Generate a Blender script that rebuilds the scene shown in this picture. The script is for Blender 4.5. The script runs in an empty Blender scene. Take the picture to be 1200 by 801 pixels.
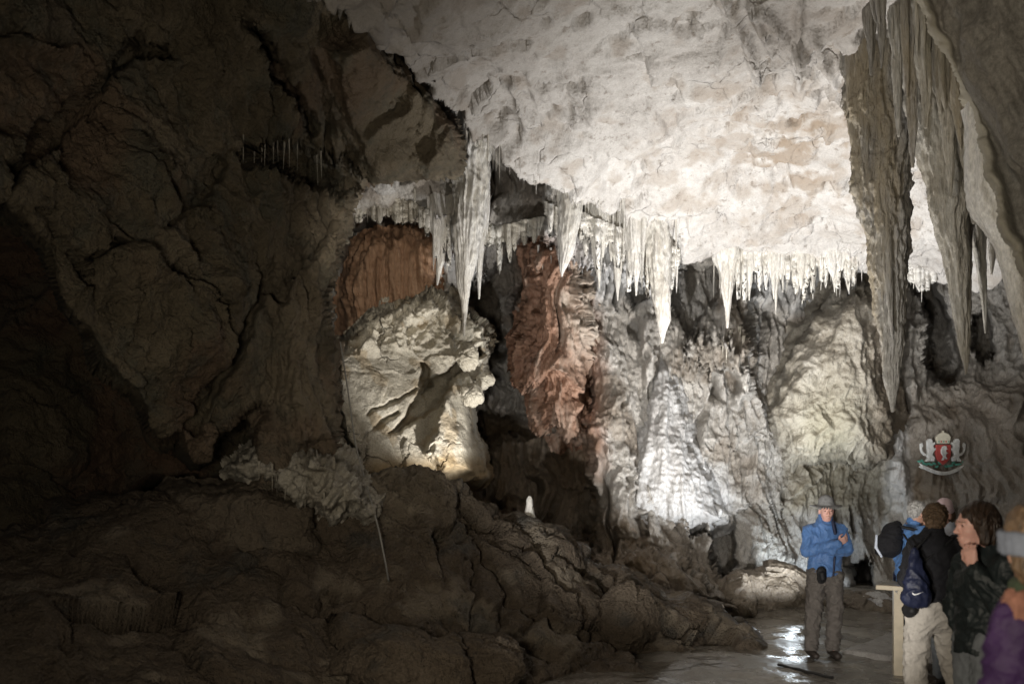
import bpy, bmesh, math, random
import numpy as np
from mathutils import Vector, Matrix
from mathutils.bvhtree import BVHTree

# ------------------------------------------------------------------ basics
SC = bpy.context.scene
COL = SC.collection
F, CX, HY, EYE = 933.0, 600.0, 590.0, 1.68      # focal length in photo pixels, horizon row, eye height


def P(px, py, Y):
    """photo direction at distance Y -> place in the cave"""
    px = np.asarray(px, float); py = np.asarray(py, float); Y = np.asarray(Y, float) + 0 * px
    return np.stack([(px - CX) / F * Y, Y, EYE + (HY - py) / F * Y], -1)


def tag(o, label=None, cat=None, group=None, kind=None):
    if label: o['label'] = label
    if cat: o['category'] = cat
    if group: o['group'] = group
    if kind: o['kind'] = kind
    return o


def empty(name, loc=(0, 0, 0), rz=0.0):
    o = bpy.data.objects.new(name, None)
    o.empty_display_size = 0.1
    o.location = loc; o.rotation_euler = (0, 0, rz)
    COL.objects.link(o)
    return o


def link(name, me, mat=None, parent=None):
    o = bpy.data.objects.new(name, me)
    COL.objects.link(o)
    if mat: me.materials.append(mat)
    if parent: o.parent = parent
    return o


def mesh_np(name, V, faces, smooth=True, attr=None):
    """V (N,3), faces (M,3|4) arrays -> mesh"""
    V = np.ascontiguousarray(V, np.float32)
    faces = np.ascontiguousarray(faces, np.int32)
    me = bpy.data.meshes.new(name)
    n, k = faces.shape
    me.vertices.add(len(V)); me.vertices.foreach_set('co', V.ravel())
    me.loops.add(n * k); me.loops.foreach_set('vertex_index', faces.ravel())
    me.polygons.add(n)
    me.polygons.foreach_set('loop_start', np.arange(0, n * k, k, dtype=np.int32))
    me.polygons.foreach_set('use_smooth', np.full(n, smooth, dtype=bool))
    me.update(calc_edges=True)
    me.validate()
    if attr is not None:
        for an, arr in attr.items():
            a = me.attributes.new(an, 'FLOAT', 'POINT')
            a.data.foreach_set('value', np.ascontiguousarray(arr, np.float32).ravel())
    return me


# ------------------------------------------------------------------ noise
_r = np.random.RandomState(7)
_perm = np.concatenate([_r.permutation(256)] * 3).astype(np.int32)
_g = _r.normal(size=(256, 3)).astype(np.float32)
_g /= np.linalg.norm(_g, axis=1, keepdims=True)


def perlin(p):
    p = np.asarray(p, np.float32)
    i = np.floor(p).astype(np.int32); f = p - i; i &= 255
    u = f * f * f * (f * (f * 6 - 15) + 10)
    out = 0
    for dx in (0, 1):
        wx = u[..., 0] if dx else 1 - u[..., 0]
        a = _perm[i[..., 0] + dx]
        for dy in (0, 1):
            wy = u[..., 1] if dy else 1 - u[..., 1]
            b = _perm[a + i[..., 1] + dy]
            for dz in (0, 1):
                wz = u[..., 2] if dz else 1 - u[..., 2]
                g = _g[_perm[b + i[..., 2] + dz]]
                d = g[..., 0] * (f[..., 0] - dx) + g[..., 1] * (f[..., 1] - dy) + g[..., 2] * (f[..., 2] - dz)
                out = out + wx * wy * wz * d
    return out * 1.5


def fbm(p, oct=4, gain=0.5, lac=2.03):
    a, s, out = 1.0, 1.0, 0
    p = np.asarray(p, np.float32)
    for k in range(oct):
        out = out + a * perlin(p * s + 17.3 * k)
        a *= gain; s *= lac
    return out


def ridged(p, oct=3, gain=0.5, lac=2.1):
    a, s, out, t = 1.0, 1.0, 0, 0
    p = np.asarray(p, np.float32)
    for k in range(oct):
        out = out + a * (1 - np.minimum(1, np.abs(perlin(p * s + 9.1 * k)) * 1.8)) ** 2
        t += a; a *= gain; s *= lac
    return out / t


def worley(p):
    """F1, F2, offset to nearest cell centre, cell hash"""
    p = np.asarray(p, np.float32)
    i = np.floor(p).astype(np.int32); f = p - i
    n = p.shape[:-1]
    F1 = np.full(n, 9.0, np.float32); F2 = np.full(n, 9.0, np.float32)
    hh = np.zeros(n, np.int32); off = np.zeros(p.shape, np.float32)
    for dx in (-1, 0, 1):
        for dy in (-1, 0, 1):
            for dz in (-1, 0, 1):
                h = _perm[_perm[_perm[(i[..., 0] + dx) & 255] + ((i[..., 1] + dy) & 255)] + ((i[..., 2] + dz) & 255)]
                c = np.stack([dx + (_g[h, 0] * .5 + .5), dy + (_g[h, 1] * .5 + .5), dz + (_g[h, 2] * .5 + .5)], -1)
                o = f - c
                d = np.sqrt((o * o).sum(-1))
                near = d < F1
                F2 = np.where(near, F1, np.minimum(F2, d))
                F1 = np.where(near, d, F1)
                hh = np.where(near, h, hh)
                off = np.where(near[..., None], o, off)
    return F1, F2, off, hh


def facet(p, tilt=0.6):
    """angular blocks: every cell gets a tilted face and its own height"""
    F1, F2, off, h = worley(p)
    return (off * _g[(h * 7 + 3) & 255]).sum(-1) * tilt + _g[(h * 5 + 1) & 255, 0] * 0.35, F2 - F1


def sstep(a, b, x):
    t = np.clip((x - a) / (b - a), 0, 1)
    return t * t * (3 - 2 * t)


def poly_sd(px, py, pts):
    """signed distance (inside negative) to a polygon in the given plane"""
    pts = np.asarray(pts, float)
    d = np.full(px.shape, 1e9); ins = np.zeros(px.shape, bool)
    for k in range(len(pts)):
        ax, ay = pts[k]; bx, by = pts[(k + 1) % len(pts)]
        ex, ey = bx - ax, by - ay
        t = np.clip(((px - ax) * ex + (py - ay) * ey) / (ex * ex + ey * ey + 1e-9), 0, 1)
        d = np.minimum(d, np.hypot(px - ax - t * ex, py - ay - t * ey))
        if ay != by:
            c = ((ay > py) != (by > py)) & (px < (bx - ax) * (py - ay) / (by - ay) + ax)
            ins ^= c
    return np.where(ins, -d, d)


def line_d(px, py, pts):
    d = np.full(px.shape, 1e9)
    pts = np.asarray(pts, float)
    for k in range(len(pts) - 1):
        ax, ay = pts[k]; bx, by = pts[k + 1]
        ex, ey = bx - ax, by - ay
        t = np.clip(((px - ax) * ex + (py - ay) * ey) / (ex * ex + ey * ey + 1e-9), 0, 1)
        d = np.minimum(d, np.hypot(px - ax - t * ex, py - ay - t * ey))
    return d


def rbf(ctrl, smooth=0.0):
    """thin plate surface through (a, b, value) points"""
    c = np.asarray(ctrl, float); s = max(np.ptp(c[:, 0]), np.ptp(c[:, 1]))
    q = c[:, :2] / s; n = len(c)

    def ph(d2): return 0.5 * d2 * np.log(d2 + 1e-12)
    A = np.zeros((n + 3, n + 3))
    d2 = ((q[:, None] - q[None]) ** 2).sum(-1)
    A[:n, :n] = ph(d2) + smooth * np.eye(n)
    A[:n, n] = 1; A[n, :n] = 1
    A[:n, n + 1:] = q; A[n + 1:, :n] = q.T
    w = np.linalg.solve(A, np.concatenate([c[:, 2], [0, 0, 0]]))

    def f(a, b):
        a = np.asarray(a, float) / s; b = np.asarray(b, float) / s
        out = w[n] + w[n + 1] * a + w[n + 2] * b
        for k in range(n):
            out = out + w[k] * ph((a - q[k, 0]) ** 2 + (b - q[k, 1]) ** 2)
        return out
    return f


def grid_normals(V, toward):
    du = np.gradient(V, axis=1); dv = np.gradient(V, axis=0)
    N = np.cross(du, dv); N /= np.linalg.norm(N, axis=-1, keepdims=True) + 1e-9
    s = np.sign((N * (toward - V)).sum(-1, keepdims=True)); s[s == 0] = 1
    return N * s


def blur(A, r):
    for ax in (0, 1):
        pad = [(0, 0)] * A.ndim; pad[ax] = (r + 1, r)
        c = np.cumsum(np.pad(A, pad, mode='edge'), axis=ax)
        n = A.shape[ax]
        hi = [slice(None)] * A.ndim; lo = [slice(None)] * A.ndim
        hi[ax] = slice(2 * r + 1, 2 * r + 1 + n); lo[ax] = slice(0, n)
        A = (c[tuple(hi)] - c[tuple(lo)]) / (2 * r + 1)
    return A


CAM = np.array([0, 0, EYE])
ROCK = []        # (V, quads) of every rock surface, for finding what hangs where


def grid_mesh(name, V, mat, keep=None, parent=None, attr=None, rock=True):
    ny, nx = V.shape[:2]
    idx = np.arange(ny * nx).reshape(ny, nx)
    q = np.stack([idx[:-1, :-1], idx[:-1, 1:], idx[1:, 1:], idx[1:, :-1]], -1).reshape(-1, 4)
    if keep is not None:
        q = q[keep.ravel()[q].all(1)]
    used = np.zeros(ny * nx, bool); used[q.ravel()] = True
    remap = np.cumsum(used) - 1
    VV = V.reshape(-1, 3)[used]; q = remap[q]
    at = {k: v.ravel()[used] for k, v in attr.items()} if attr else None
    me = mesh_np(name, VV, q, True, at)
    if rock: ROCK.append((VV, q))
    return link(name, me, mat, parent)


def relief(name, x0, x1, y0, y1, step, depth, detail, mat, keep=None, attr=None):
    xs = np.arange(x0, x1 + step, step); ys = np.arange(y0, y1 + step, step)
    PX, PY = np.meshgrid(xs, ys)
    V = P(PX, PY, depth(PX, PY))
    N = grid_normals(V, CAM)
    for _ in range(2):                      # the relief grows out along a smoothed direction, so that ribs keep their line over edges
        N = blur(N, int(9 / step) + 1)
    face = CAM - V; face /= np.linalg.norm(face, axis=-1, keepdims=True)
    N = N * .55 + face * .45
    N /= np.linalg.norm(N, axis=-1, keepdims=True) + 1e-9
    V = detail(V, N, PX, PY)
    k = keep(PX, PY) if keep else None
    return grid_mesh(name, V, mat, k, attr={a: f(PX, PY, V) for a, f in attr.items()} if attr else None)


def warp(PX, PY, amp=6, sc=0.03, seed=0.0):
    q = np.stack([PX * sc, PY * sc, 0 * PX + seed], -1)
    return PX + amp * fbm(q, 3), PY + amp * fbm(q + 31.7, 3)


def push(PX, PY, pts, edge=8, teeth=0.0, tw=0.12):
    """1 inside an outline, 0 outside; the lower rim may be toothed like dripstone"""
    if teeth:
        q = np.stack([PX * tw, PY * 0.004, 0 * PX], -1)
        PY = PY - teeth * (np.abs(perlin(q)) * 1.6 + 0.6 * np.abs(perlin(q * 2.7 + 5)))
    return 1 - sstep(-edge / 2, edge / 2, poly_sd(PX, PY, pts))


# ------------------------------------------------------------------ materials
def _n(nt, t, **kw):
    n = nt.nodes.new(t)
    for k, v in kw.items():
        if k in ('operation', 'blend_type', 'data_type', 'noise_type', 'feature', 'attribute_name', 'interpolation', 'distance'):
            setattr(n, k, v)
        else:
            n.inputs[k].default_value = v
    return n


def rock_mat(name, cols, scale=1.2, stretch=(1, 1, 1), bump=((6, 0.03), (22, 0.012), (80, 0.004)), rough=(0.75, 0.95),
             stain=None, crack=0.0, wet=0.0, stain2=None, spec=0.3, speck=1.0):
    """layered mineral: colour varies with two noises; optional stains by attribute; bump at several sizes (metres)"""
    m = bpy.data.materials.new(name); m.use_nodes = True
    nt = m.node_tree; L = nt.links.new
    b = nt.nodes['Principled BSDF']
    geo = nt.nodes.new('ShaderNodeNewGeometry')
    mp = nt.nodes.new('ShaderNodeMapping'); mp.inputs['Scale'].default_value = stretch
    L(geo.outputs['Position'], mp.inputs['Vector'])
    n1 = _n(nt, 'ShaderNodeTexNoise', Scale=scale, Detail=7.0, Roughness=0.62, Distortion=0.5)
    n2 = _n(nt, 'ShaderNodeTexNoise', Scale=scale * 7.3, Detail=6.0, Roughness=0.7)
    L(mp.outputs[0], n1.inputs['Vector']); L(mp.outputs[0], n2.inputs['Vector'])
    add = _n(nt, 'ShaderNodeMath', operation='MULTIPLY_ADD'); add.inputs[1].default_value = 0.62
    mul = _n(nt, 'ShaderNodeMath', operation='MULTIPLY'); mul.inputs[1].default_value = 0.38
    L(n2.outputs['Fac'], mul.inputs[0]); L(n1.outputs['Fac'], add.inputs[0]); L(mul.outputs[0], add.inputs[2])
    rp = nt.nodes.new('ShaderNodeValToRGB')
    el = rp.color_ramp.elements
    while len(el) < len(cols): el.new(0.5)
    for e, (p, c) in zip(el, cols): e.position = p; e.color = (*c, 1)
    L(add.outputs[0], rp.inputs[0])
    # fine speckle of grains and crystals
    n3 = _n(nt, 'ShaderNodeTexNoise', Scale=46.0, Detail=5.0, Roughness=0.75)
    L(mp.outputs[0], n3.inputs['Vector'])
    sp = nt.nodes.new('ShaderNodeMapRange'); sp.inputs[1].default_value = .32; sp.inputs[2].default_value = .68
    sp.inputs[3].default_value = 1 - .34 * speck; sp.inputs[4].default_value = 1 + .22 * speck
    L(n3.outputs['Fac'], sp.inputs[0])
    vs = nt.nodes.new('ShaderNodeVectorMath'); vs.operation = 'SCALE'
    L(rp.outputs[0], vs.inputs[0]); L(sp.outputs[0], vs.inputs['Scale'])
    colour = vs.outputs[0]

    def over(colour, fac, c):
        mx = _n(nt, 'ShaderNodeMix', data_type='RGBA')
        L(fac, mx.inputs[0]); L(colour, mx.inputs[6]); mx.inputs[7].default_value = (*c, 1)
        return mx.outputs[2]
    for an, c in (stain or {}).items():
        at = nt.nodes.new('ShaderNodeAttribute'); at.attribute_name = an
        mm = _n(nt, 'ShaderNodeMath', operation='MULTIPLY')
        rr = nt.nodes.new('ShaderNodeMapRange'); rr.inputs[1].default_value = 0.25; rr.inputs[2].default_value = 0.6
        rr.inputs[3].default_value = 0.45
        L(n1.outputs['Fac'], rr.inputs[0])
        L(at.outputs['Fac'], mm.inputs[0]); L(rr.outputs[0], mm.inputs[1])
        colour = over(colour, mm.outputs[0], c)
    if stain2:      # blotches of a second mineral
        ns = _n(nt, 'ShaderNodeTexNoise', Scale=stain2[1], Detail=8.0, Roughness=0.68)
        L(mp.outputs[0], ns.inputs['Vector'])
        rs = nt.nodes.new('ShaderNodeMapRange')
        rs.inputs[1].default_value = stain2[2]; rs.inputs[2].default_value = stain2[2] + 0.09; rs.inputs[4].default_value = stain2[3]
        L(ns.outputs['Fac'], rs.inputs[0])
        colour = over(colour, rs.outputs[0], stain2[0])
    h = None
    for k, (sc, am) in enumerate(bump):
        nb = _n(nt, 'ShaderNodeTexNoise', Scale=sc, Detail=4.0, Roughness=0.6)
        L(mp.outputs[0] if k < 2 else geo.outputs['Position'], nb.inputs['Vector'])
        mm = _n(nt, 'ShaderNodeMath', operation='MULTIPLY_ADD'); mm.inputs[1].default_value = am
        L(nb.outputs['Fac'], mm.inputs[0])
        if h: L(h, mm.inputs[2])
        else: mm.inputs[2].default_value = 0
        h = mm.outputs[0]
    if crack:
        wn = _n(nt, 'ShaderNodeTexNoise', Scale=2.2, Detail=4.0)
        L(geo.outputs['Position'], wn.inputs['Vector'])
        vm = nt.nodes.new('ShaderNodeVectorMath'); vm.operation = 'MULTIPLY_ADD'
        vm.inputs[1].default_value = (0.5, 0.5, 0.5)
        L(wn.outputs['Color'], vm.inputs[0]); L(geo.outputs['Position'], vm.inputs[2])
        vo = _n(nt, 'ShaderNodeTexVoronoi', feature='DISTANCE_TO_EDGE', Scale=1.7)
        L(vm.outputs[0], vo.inputs['Vector'])
        cr = nt.nodes.new('ShaderNodeMapRange'); cr.inputs[1].default_value = 0.0; cr.inputs[2].default_value = 0.035
        L(vo.outputs['Distance'], cr.inputs[0])
        # only some of the joints are open
        gate = _n(nt, 'ShaderNodeTexNoise', Scale=1.1, Detail=2.0)
        L(geo.outputs['Position'], gate.inputs['Vector'])
        gr = nt.nodes.new('ShaderNodeMapRange'); gr.inputs[1].default_value = 0.5; gr.inputs[2].default_value = 0.6
        gr.inputs[3].default_value = 0.0; gr.inputs[4].default_value = crack
        L(gate.outputs['Fac'], gr.inputs[0])
        mm = _n(nt, 'ShaderNodeMath', operation='MULTIPLY_ADD')
        L(cr.outputs[0], mm.inputs[0]); L(gr.outputs[0], mm.inputs[1]); L(h, mm.inputs[2]); h = mm.outputs[0]
    bp = nt.nodes.new('ShaderNodeBump'); bp.inputs['Strength'].default_value = 1.0; bp.inputs['Distance'].default_value = 1.0
    L(h, bp.inputs['Height'])
    L(bp.outputs[0], b.inputs['Normal']); L(colour, b.inputs['Base Color'])
    rg = nt.nodes.new('ShaderNodeMapRange'); rg.inputs[1].default_value = 0.35; rg.inputs[2].default_value = 0.65
    rg.inputs[3].default_value = rough[0]; rg.inputs[4].default_value = rough[1]
    L(n2.outputs['Fac'], rg.inputs[0])
    if wet:
        at = nt.nodes.new('ShaderNodeAttribute'); at.attribute_name = 'wet'
        mx = nt.nodes.new('ShaderNodeMix'); L(at.outputs['Fac'], mx.inputs[0]); L(rg.outputs[0], mx.inputs[2]); mx.inputs[3].default_value = wet
        L(mx.outputs[0], b.inputs['Roughness'])
    else:
        L(rg.outputs[0], b.inputs['Roughness'])
    b.inputs['Specular IOR Level'].default_value = spec
    return m


def plain_mat(name, col, rough=0.7, vary=0.25, scale=30, bump=0.0, bscale=60, metal=0.0, spec=0.4, sheen=0.0, sub=0.0, stretch=None):
    m = bpy.data.materials.new(name); m.use_nodes = True
    nt = m.node_tree; L = nt.links.new; b = nt.nodes['Principled BSDF']
    tc = nt.nodes.new('ShaderNodeTexCoord')
    co = tc.outputs['Object']
    if stretch:
        mp = nt.nodes.new('ShaderNodeMapping'); mp.inputs['Scale'].default_value = stretch; L(co, mp.inputs['Vector']); co = mp.outputs[0]
    n = _n(nt, 'ShaderNodeTexNoise', Scale=scale, Detail=5.0, Roughness=0.6); L(co, n.inputs['Vector'])
    rp = nt.nodes.new('ShaderNodeValToRGB')
    rp.color_ramp.elements[0].position = 0.3; rp.color_ramp.elements[1].position = 0.7
    rp.color_ramp.elements[0].color = (*[c * (1 - vary) for c in col], 1)
    rp.color_ramp.elements[1].color = (*[min(1, c * (1 + vary)) for c in col], 1)
    L(n.outputs['Fac'], rp.inputs[0]); L(rp.outputs[0], b.inputs['Base Color'])
    b.inputs['Roughness'].default_value = rough; b.inputs['Metallic'].default_value = metal
    b.inputs['Specular IOR Level'].default_value = spec
    if sheen: b.inputs['Sheen Weight'].default_value = sheen
    if sub:
        b.inputs['Subsurface Weight'].default_value = sub; b.inputs['Subsurface Radius'].default_value = (0.012, 0.005, 0.003)
    if bump:
        nb = _n(nt, 'ShaderNodeTexNoise', Scale=bscale, Detail=4.0); L(co, nb.inputs['Vector'])
        bp = nt.nodes.new('ShaderNodeBump'); bp.inputs['Distance'].default_value = bump; bp.inputs['Strength'].default_value = 1
        L(nb.outputs['Fac'], bp.inputs['Height']); L(bp.outputs[0], b.inputs['Normal'])
    return m
# ------------------------------------------------------------------ rock kinds
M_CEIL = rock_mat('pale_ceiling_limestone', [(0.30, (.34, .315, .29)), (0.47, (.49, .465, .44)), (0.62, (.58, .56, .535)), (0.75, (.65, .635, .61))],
                  0.9, bump=((4, .05), (15, .016), (55, .006)), speck=.5, crack=0.015, stain={'rust': (.27, .21, .155), 'grime_and_shade': (.17, .15, .13)},
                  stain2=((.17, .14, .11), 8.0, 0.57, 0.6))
M_WALL = rock_mat('grey_beige_flowstone', [(0.30, (.21, .185, .155)), (0.45, (.40, .372, .335)), (0.58, (.49, .465, .43)), (0.72, (.62, .60, .575))],
                  1.3, (1, 1, .45), bump=((7, .05), (24, .045), (90, .016)), rough=(.45, .85), wet=.22,
                  stain={'red': (.25, .13, .08), 'brown': (.17, .125, .08), 'white': (.66, .66, .66), 'ochre': (.30, .26, .17)},
                  stain2=((.16, .13, .105), 2.6, 0.60, 0.5), spec=.5)
M_RED = rock_mat('rust_red_flowstone', [(0.3, (.12, .062, .040)), (0.45, (.25, .14, .092)), (0.58, (.35, .215, .15)), (0.72, (.47, .36, .28))],
                 1.8, (1, 1, .22), bump=((9, .04), (30, .02), (90, .006)), rough=(.4, .8), stain={'beige': (.42, .36, .30)})
M_PIPES = rock_mat('orange_brown_flowstone', [(0.3, (.16, .085, .05)), (0.45, (.32, .19, .115)), (0.58, (.42, .27, .175)), (0.72, (.52, .40, .30))],
                   2.4, (1, 1, .2), bump=((9, .04), (30, .02), (90, .006)), rough=(.4, .8))
M_CALC = rock_mat('white_calcite', [(0.3, (.52, .47, .40)), (0.46, (.68, .65, .59)), (0.62, (.77, .75, .72)), (0.75, (.80, .79, .78))],
                  2.2, (1, 1, .3), bump=((14, .02), (50, .008), (140, .003)), rough=(.3, .6), spec=.5)
M_CONE = rock_mat('grey_white_calcite', [(0.3, (.26, .245, .235)), (0.46, (.39, .38, .37)), (0.62, (.47, .465, .46)), (0.75, (.56, .56, .56))],
                  1.7, (1, 1, .3), bump=((12, .03), (40, .012), (120, .005)), rough=(.35, .7), spec=.5)
M_YELL = rock_mat('yellowed_calcite', [(0.3, (.27, .235, .18)), (0.45, (.45, .415, .35)), (0.58, (.56, .54, .49)), (0.72, (.65, .635, .60))],
                  2.2, (1, 1, .16), bump=((9, .07), (30, .03), (100, .008)), rough=(.45, .8), stain2=((.20, .175, .145), 3.0, 0.57, .4))
M_GREYST = rock_mat('weathered_grey_calcite', [(0.3, (.17, .15, .125)), (0.45, (.33, .31, .275)), (0.6, (.44, .42, .395)), (0.74, (.56, .54, .52))],
                    2.0, (1, 1, .2), bump=((9, .09), (30, .035), (100, .010)), rough=(.5, .85), stain2=((.40, .33, .22), 1.1, 0.53, .65))
M_DOME = rock_mat('ochre_ripple_flowstone', [(0.3, (.17, .145, .11)), (0.45, (.30, .27, .22)), (0.6, (.40, .37, .32)), (0.74, (.50, .48, .44))],
                  1.4, (1, 1, .8), bump=((11, .045), (34, .018), (100, .006)), rough=(.45, .8), stain={'ochre': (.30, .275, .20), 'brown': (.2, .15, .1)}, spec=.45)
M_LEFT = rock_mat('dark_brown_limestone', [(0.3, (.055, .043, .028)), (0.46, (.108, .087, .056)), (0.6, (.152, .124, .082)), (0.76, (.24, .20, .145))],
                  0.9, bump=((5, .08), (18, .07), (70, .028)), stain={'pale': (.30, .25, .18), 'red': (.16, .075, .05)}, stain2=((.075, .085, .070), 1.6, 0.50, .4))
M_MOUND = rock_mat('brown_clay_rock', [(0.3, (.060, .046, .032)), (0.46, (.115, .088, .062)), (0.6, (.155, .122, .088)), (0.76, (.22, .18, .135))],
                   1.1, bump=((6, .06), (24, .055), (80, .026)), stain={'pale': (.34, .29, .22)}, stain2=((.07, .07, .065), 1.3, 0.55, .6), rough=(.6, .9), wet=.25)
M_RUBBLE = rock_mat('pale_cream_rock', [(0.3, (.28, .245, .18)), (0.45, (.45, .41, .33)), (0.6, (.56, .52, .43)), (0.75, (.64, .61, .53))],
                    1.2, bump=((6, .05), (22, .02), (80, .008)), crack=.05, stain={'rust': (.30, .22, .12)})
M_ARCH = rock_mat('pale_grey_rock', [(0.3, (.22, .19, .15)), (0.45, (.36, .33, .27)), (0.6, (.46, .43, .37)), (0.75, (.55, .52, .46))],
                  1.5, bump=((6, .05), (22, .02), (80, .008)))
M_SLAB = rock_mat('smooth_grey_brown_drapery', [(0.3, (.18, .172, .15)), (0.45, (.28, .265, .235)), (0.6, (.35, .325, .285)), (0.76, (.43, .40, .355))],
                  1.0, (1, 1, .6), bump=((4, .03), (20, .012), (90, .004)), stain={'pale': (.50, .46, .36)}, rough=(.5, .8))
M_BOULDER = rock_mat('wet_brown_boulder', [(0.3, (.09, .07, .05)), (0.46, (.16, .13, .095)), (0.6, (.23, .19, .145)), (0.76, (.36, .32, .27))],
                     2.4, bump=((8, .05), (26, .025), (90, .01)), rough=(.25, .7), spec=.6)


# ------------------------------------------------------------------ relief of the different rocks
def flow(V, N, amp=1.0, tier=1.0, k=1.0, teeth=1.0):
    """flowstone: vertical ribs, hanging tiers with toothed lower rims, lumps"""
    w = fbm(V * 0.7, 3)[..., None] * np.array([.3, .3, .1])
    q = V + w
    r1 = ridged(q * np.array([2.0, .7, .15]) * k, 3)
    r2 = ridged(q * np.array([6.5, 2.0, .42]) * k, 3)
    r3 = np.abs(perlin(q * np.array([17, 5, 1.0])))
    t = q[..., 2] * .80 * k + .9 * fbm(V * np.array([.8, .8, .5]) + 3, 3) - teeth * (.40 * r1 + .18 * r2 - .16 * r3)
    fr = t - np.floor(t)
    hsh = _g[np.floor(t).astype(int) & 255, 1]
    gate = sstep(-.25, .35, fbm(V * .55 + 40, 2) + .3 * hsh)
    s = sstep(0, .07, fr) * (1 - fr) ** 1.3 * gate
    lump = fbm(V * 2.4, 4)
    F1 = worley(V * 5.5)[0]
    gr = ridged(q * np.array([1.25, .4, .11]) * k + 7, 2)
    d = amp * (-.50 * sstep(.72, .98, gr) + .32 * r1 + .14 * r2 + .055 * ridged(q * np.array([14, 4, 1.6]) * k, 2) + .035 * fbm(V * np.array([15, 8, 9]), 2) + .03 * r3 + .20 * tier * s + .06 * lump + .022 * fbm(V * np.array([11, 11, 5]), 3) + .03 * (1 - F1) - .28)
    return V + N * d[..., None] + np.array([0, 0, -.09])*(amp * tier * s * r2)[..., None]


def bedded(V, N, amp=1.0, k=1.0, ang=(.64, .77)):
    """fractured rock, beds leaning from upper right to lower left"""
    a = V[..., 0] * ang[0] + V[..., 2] * ang[1]; c = V[..., 0] * ang[1] - V[..., 2] * ang[0]
    w = fbm(V * .6 + 11, 3) * .45
    q = np.stack([(c + w) * 1.0, V[..., 1] * .45, a * .35], -1) * k
    t = (c + w) * 1.35 * k + .55 * fbm(V * .9, 3)
    fr = t - np.floor(t)
    s = sstep(0, .06, fr) * (1 - fr)
    gate = sstep(-.2, .4, fbm(V * .5 + 70, 2))
    f1, e1 = facet(q * 1.6)
    f2, e2 = facet(V * 3.1 * k + fbm(V * 2, 2)[..., None] * .4, .8)
    r = ridged(q * 2.7 + 4, 3)
    d = amp * (.28 * s * gate + .22 * f1 + .075 * f2 + .22 * fbm(V * 1.1 * k, 5) + .10 * r + .035 * fbm(V * 8, 4) + .018 * fbm(V * 28, 2)
               - .02 * (1 - sstep(0, .07, e1)))
    return V + N * d[..., None]


def blocky(V, N, amp=1.0, k=1.0):
    wv = fbm(V * 1.3, 2)[..., None] * .35
    f1, e1 = facet((V + wv) * np.array([1.0, 1.0, .6]) * .95 * k, .8)
    f2, e2 = facet((V + wv) * 3.0 * k, .7)
    d = amp * (.34 * f1 + .05 * f2 - .045 * (1 - sstep(0, .09, e1)) - .02 * (1 - sstep(0, .12, e2)) + .14 * fbm(V * 1.1 * k, 3) + .025 * fbm(V * 5, 4)
               + .009 * fbm(V * 24, 3))
    return V + N * d[..., None]


# ------------------------------------------------------------------ cave floor
def axis(a, b, lo, hi, fine, coarse):
    """coordinates: fine between lo and hi, coarse outside"""
    return np.unique(np.concatenate([np.arange(a, lo, coarse), np.arange(lo, hi, fine), np.arange(hi, b + coarse, coarse)]))


def floor_z(X, Y):
    q = np.stack([X, Y, 0 * X], -1)
    z = .05 * fbm(q * .7, 3) + .014 * fbm(q * 4, 3) + .004 * fbm(q * 18, 2)
    z = np.where(z < -.012, -.012 + (z + .012) * .15, z)            # puddles lie flat
    return z + .25 * sstep(11.2, 13.4, Y + .5 * fbm(q * .8 + 9, 2))


def build_floor():
    X, Y = np.meshgrid(axis(-14, 16, 1.2, 7.5, .025, .35), axis(-5, 18, 5.5, 13.5, .025, .35))
    V = np.stack([X, Y, floor_z(X, Y)], -1)
    m = bpy.data.materials.new('wet_cave_floor'); m.use_nodes = True
    nt = m.node_tree; L = nt.links.new; b = nt.nodes['Principled BSDF']
    g = nt.nodes.new('ShaderNodeNewGeometry')
    n1 = _n(nt, 'ShaderNodeTexNoise', Scale=1.3, Detail=7.0, Roughness=.6); n2 = _n(nt, 'ShaderNodeTexNoise', Scale=14.0, Detail=6.0, Roughness=.65)
    L(g.outputs['Position'], n1.inputs['Vector']); L(g.outputs['Position'], n2.inputs['Vector'])
    rp = nt.nodes.new('ShaderNodeValToRGB')
    for e, (p, c) in zip(rp.color_ramp.elements, [(.35, (.095, .084, .068)), (.68, (.25, .225, .19))]): e.position = p; e.color = (*c, 1)
    mm = _n(nt, 'ShaderNodeMath', operation='MULTIPLY_ADD'); mm.inputs[1].default_value = .5
    m2 = _n(nt, 'ShaderNodeMath', operation='MULTIPLY'); m2.inputs[1].default_value = .5
    L(n2.outputs['Fac'], m2.inputs[0]); L(n1.outputs['Fac'], mm.inputs[0]); L(m2.outputs[0], mm.inputs[2]); L(mm.outputs[0], rp.inputs[0])
    L(rp.outputs[0], b.inputs['Base Color'])
    rr = nt.nodes.new('ShaderNodeMapRange'); rr.inputs[1].default_value = .42; rr.inputs[2].default_value = .62
    rr.inputs[3].default_value = .10; rr.inputs[4].default_value = .48
    L(n1.outputs['Fac'], rr.inputs[0]); L(rr.outputs[0], b.inputs['Roughness'])
    n3 = _n(nt, 'ShaderNodeTexNoise', Scale=38.0, Detail=4.0); L(g.outputs['Position'], n3.inputs['Vector'])
    am = _n(nt, 'ShaderNodeMath', operation='MULTIPLY'); L(n3.outputs['Fac'], am.inputs[0]); L(rr.outputs[0], am.inputs[1])
    bp = nt.nodes.new('ShaderNodeBump'); bp.inputs['Distance'].default_value = .035
    L(am.outputs[0], bp.inputs['Height']); L(bp.outputs[0], b.inputs['Normal'])
    b.inputs['Specular IOR Level'].default_value = .6
    o = grid_mesh('cave_floor', V, m); tag(o, kind='structure')
    return o


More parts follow.
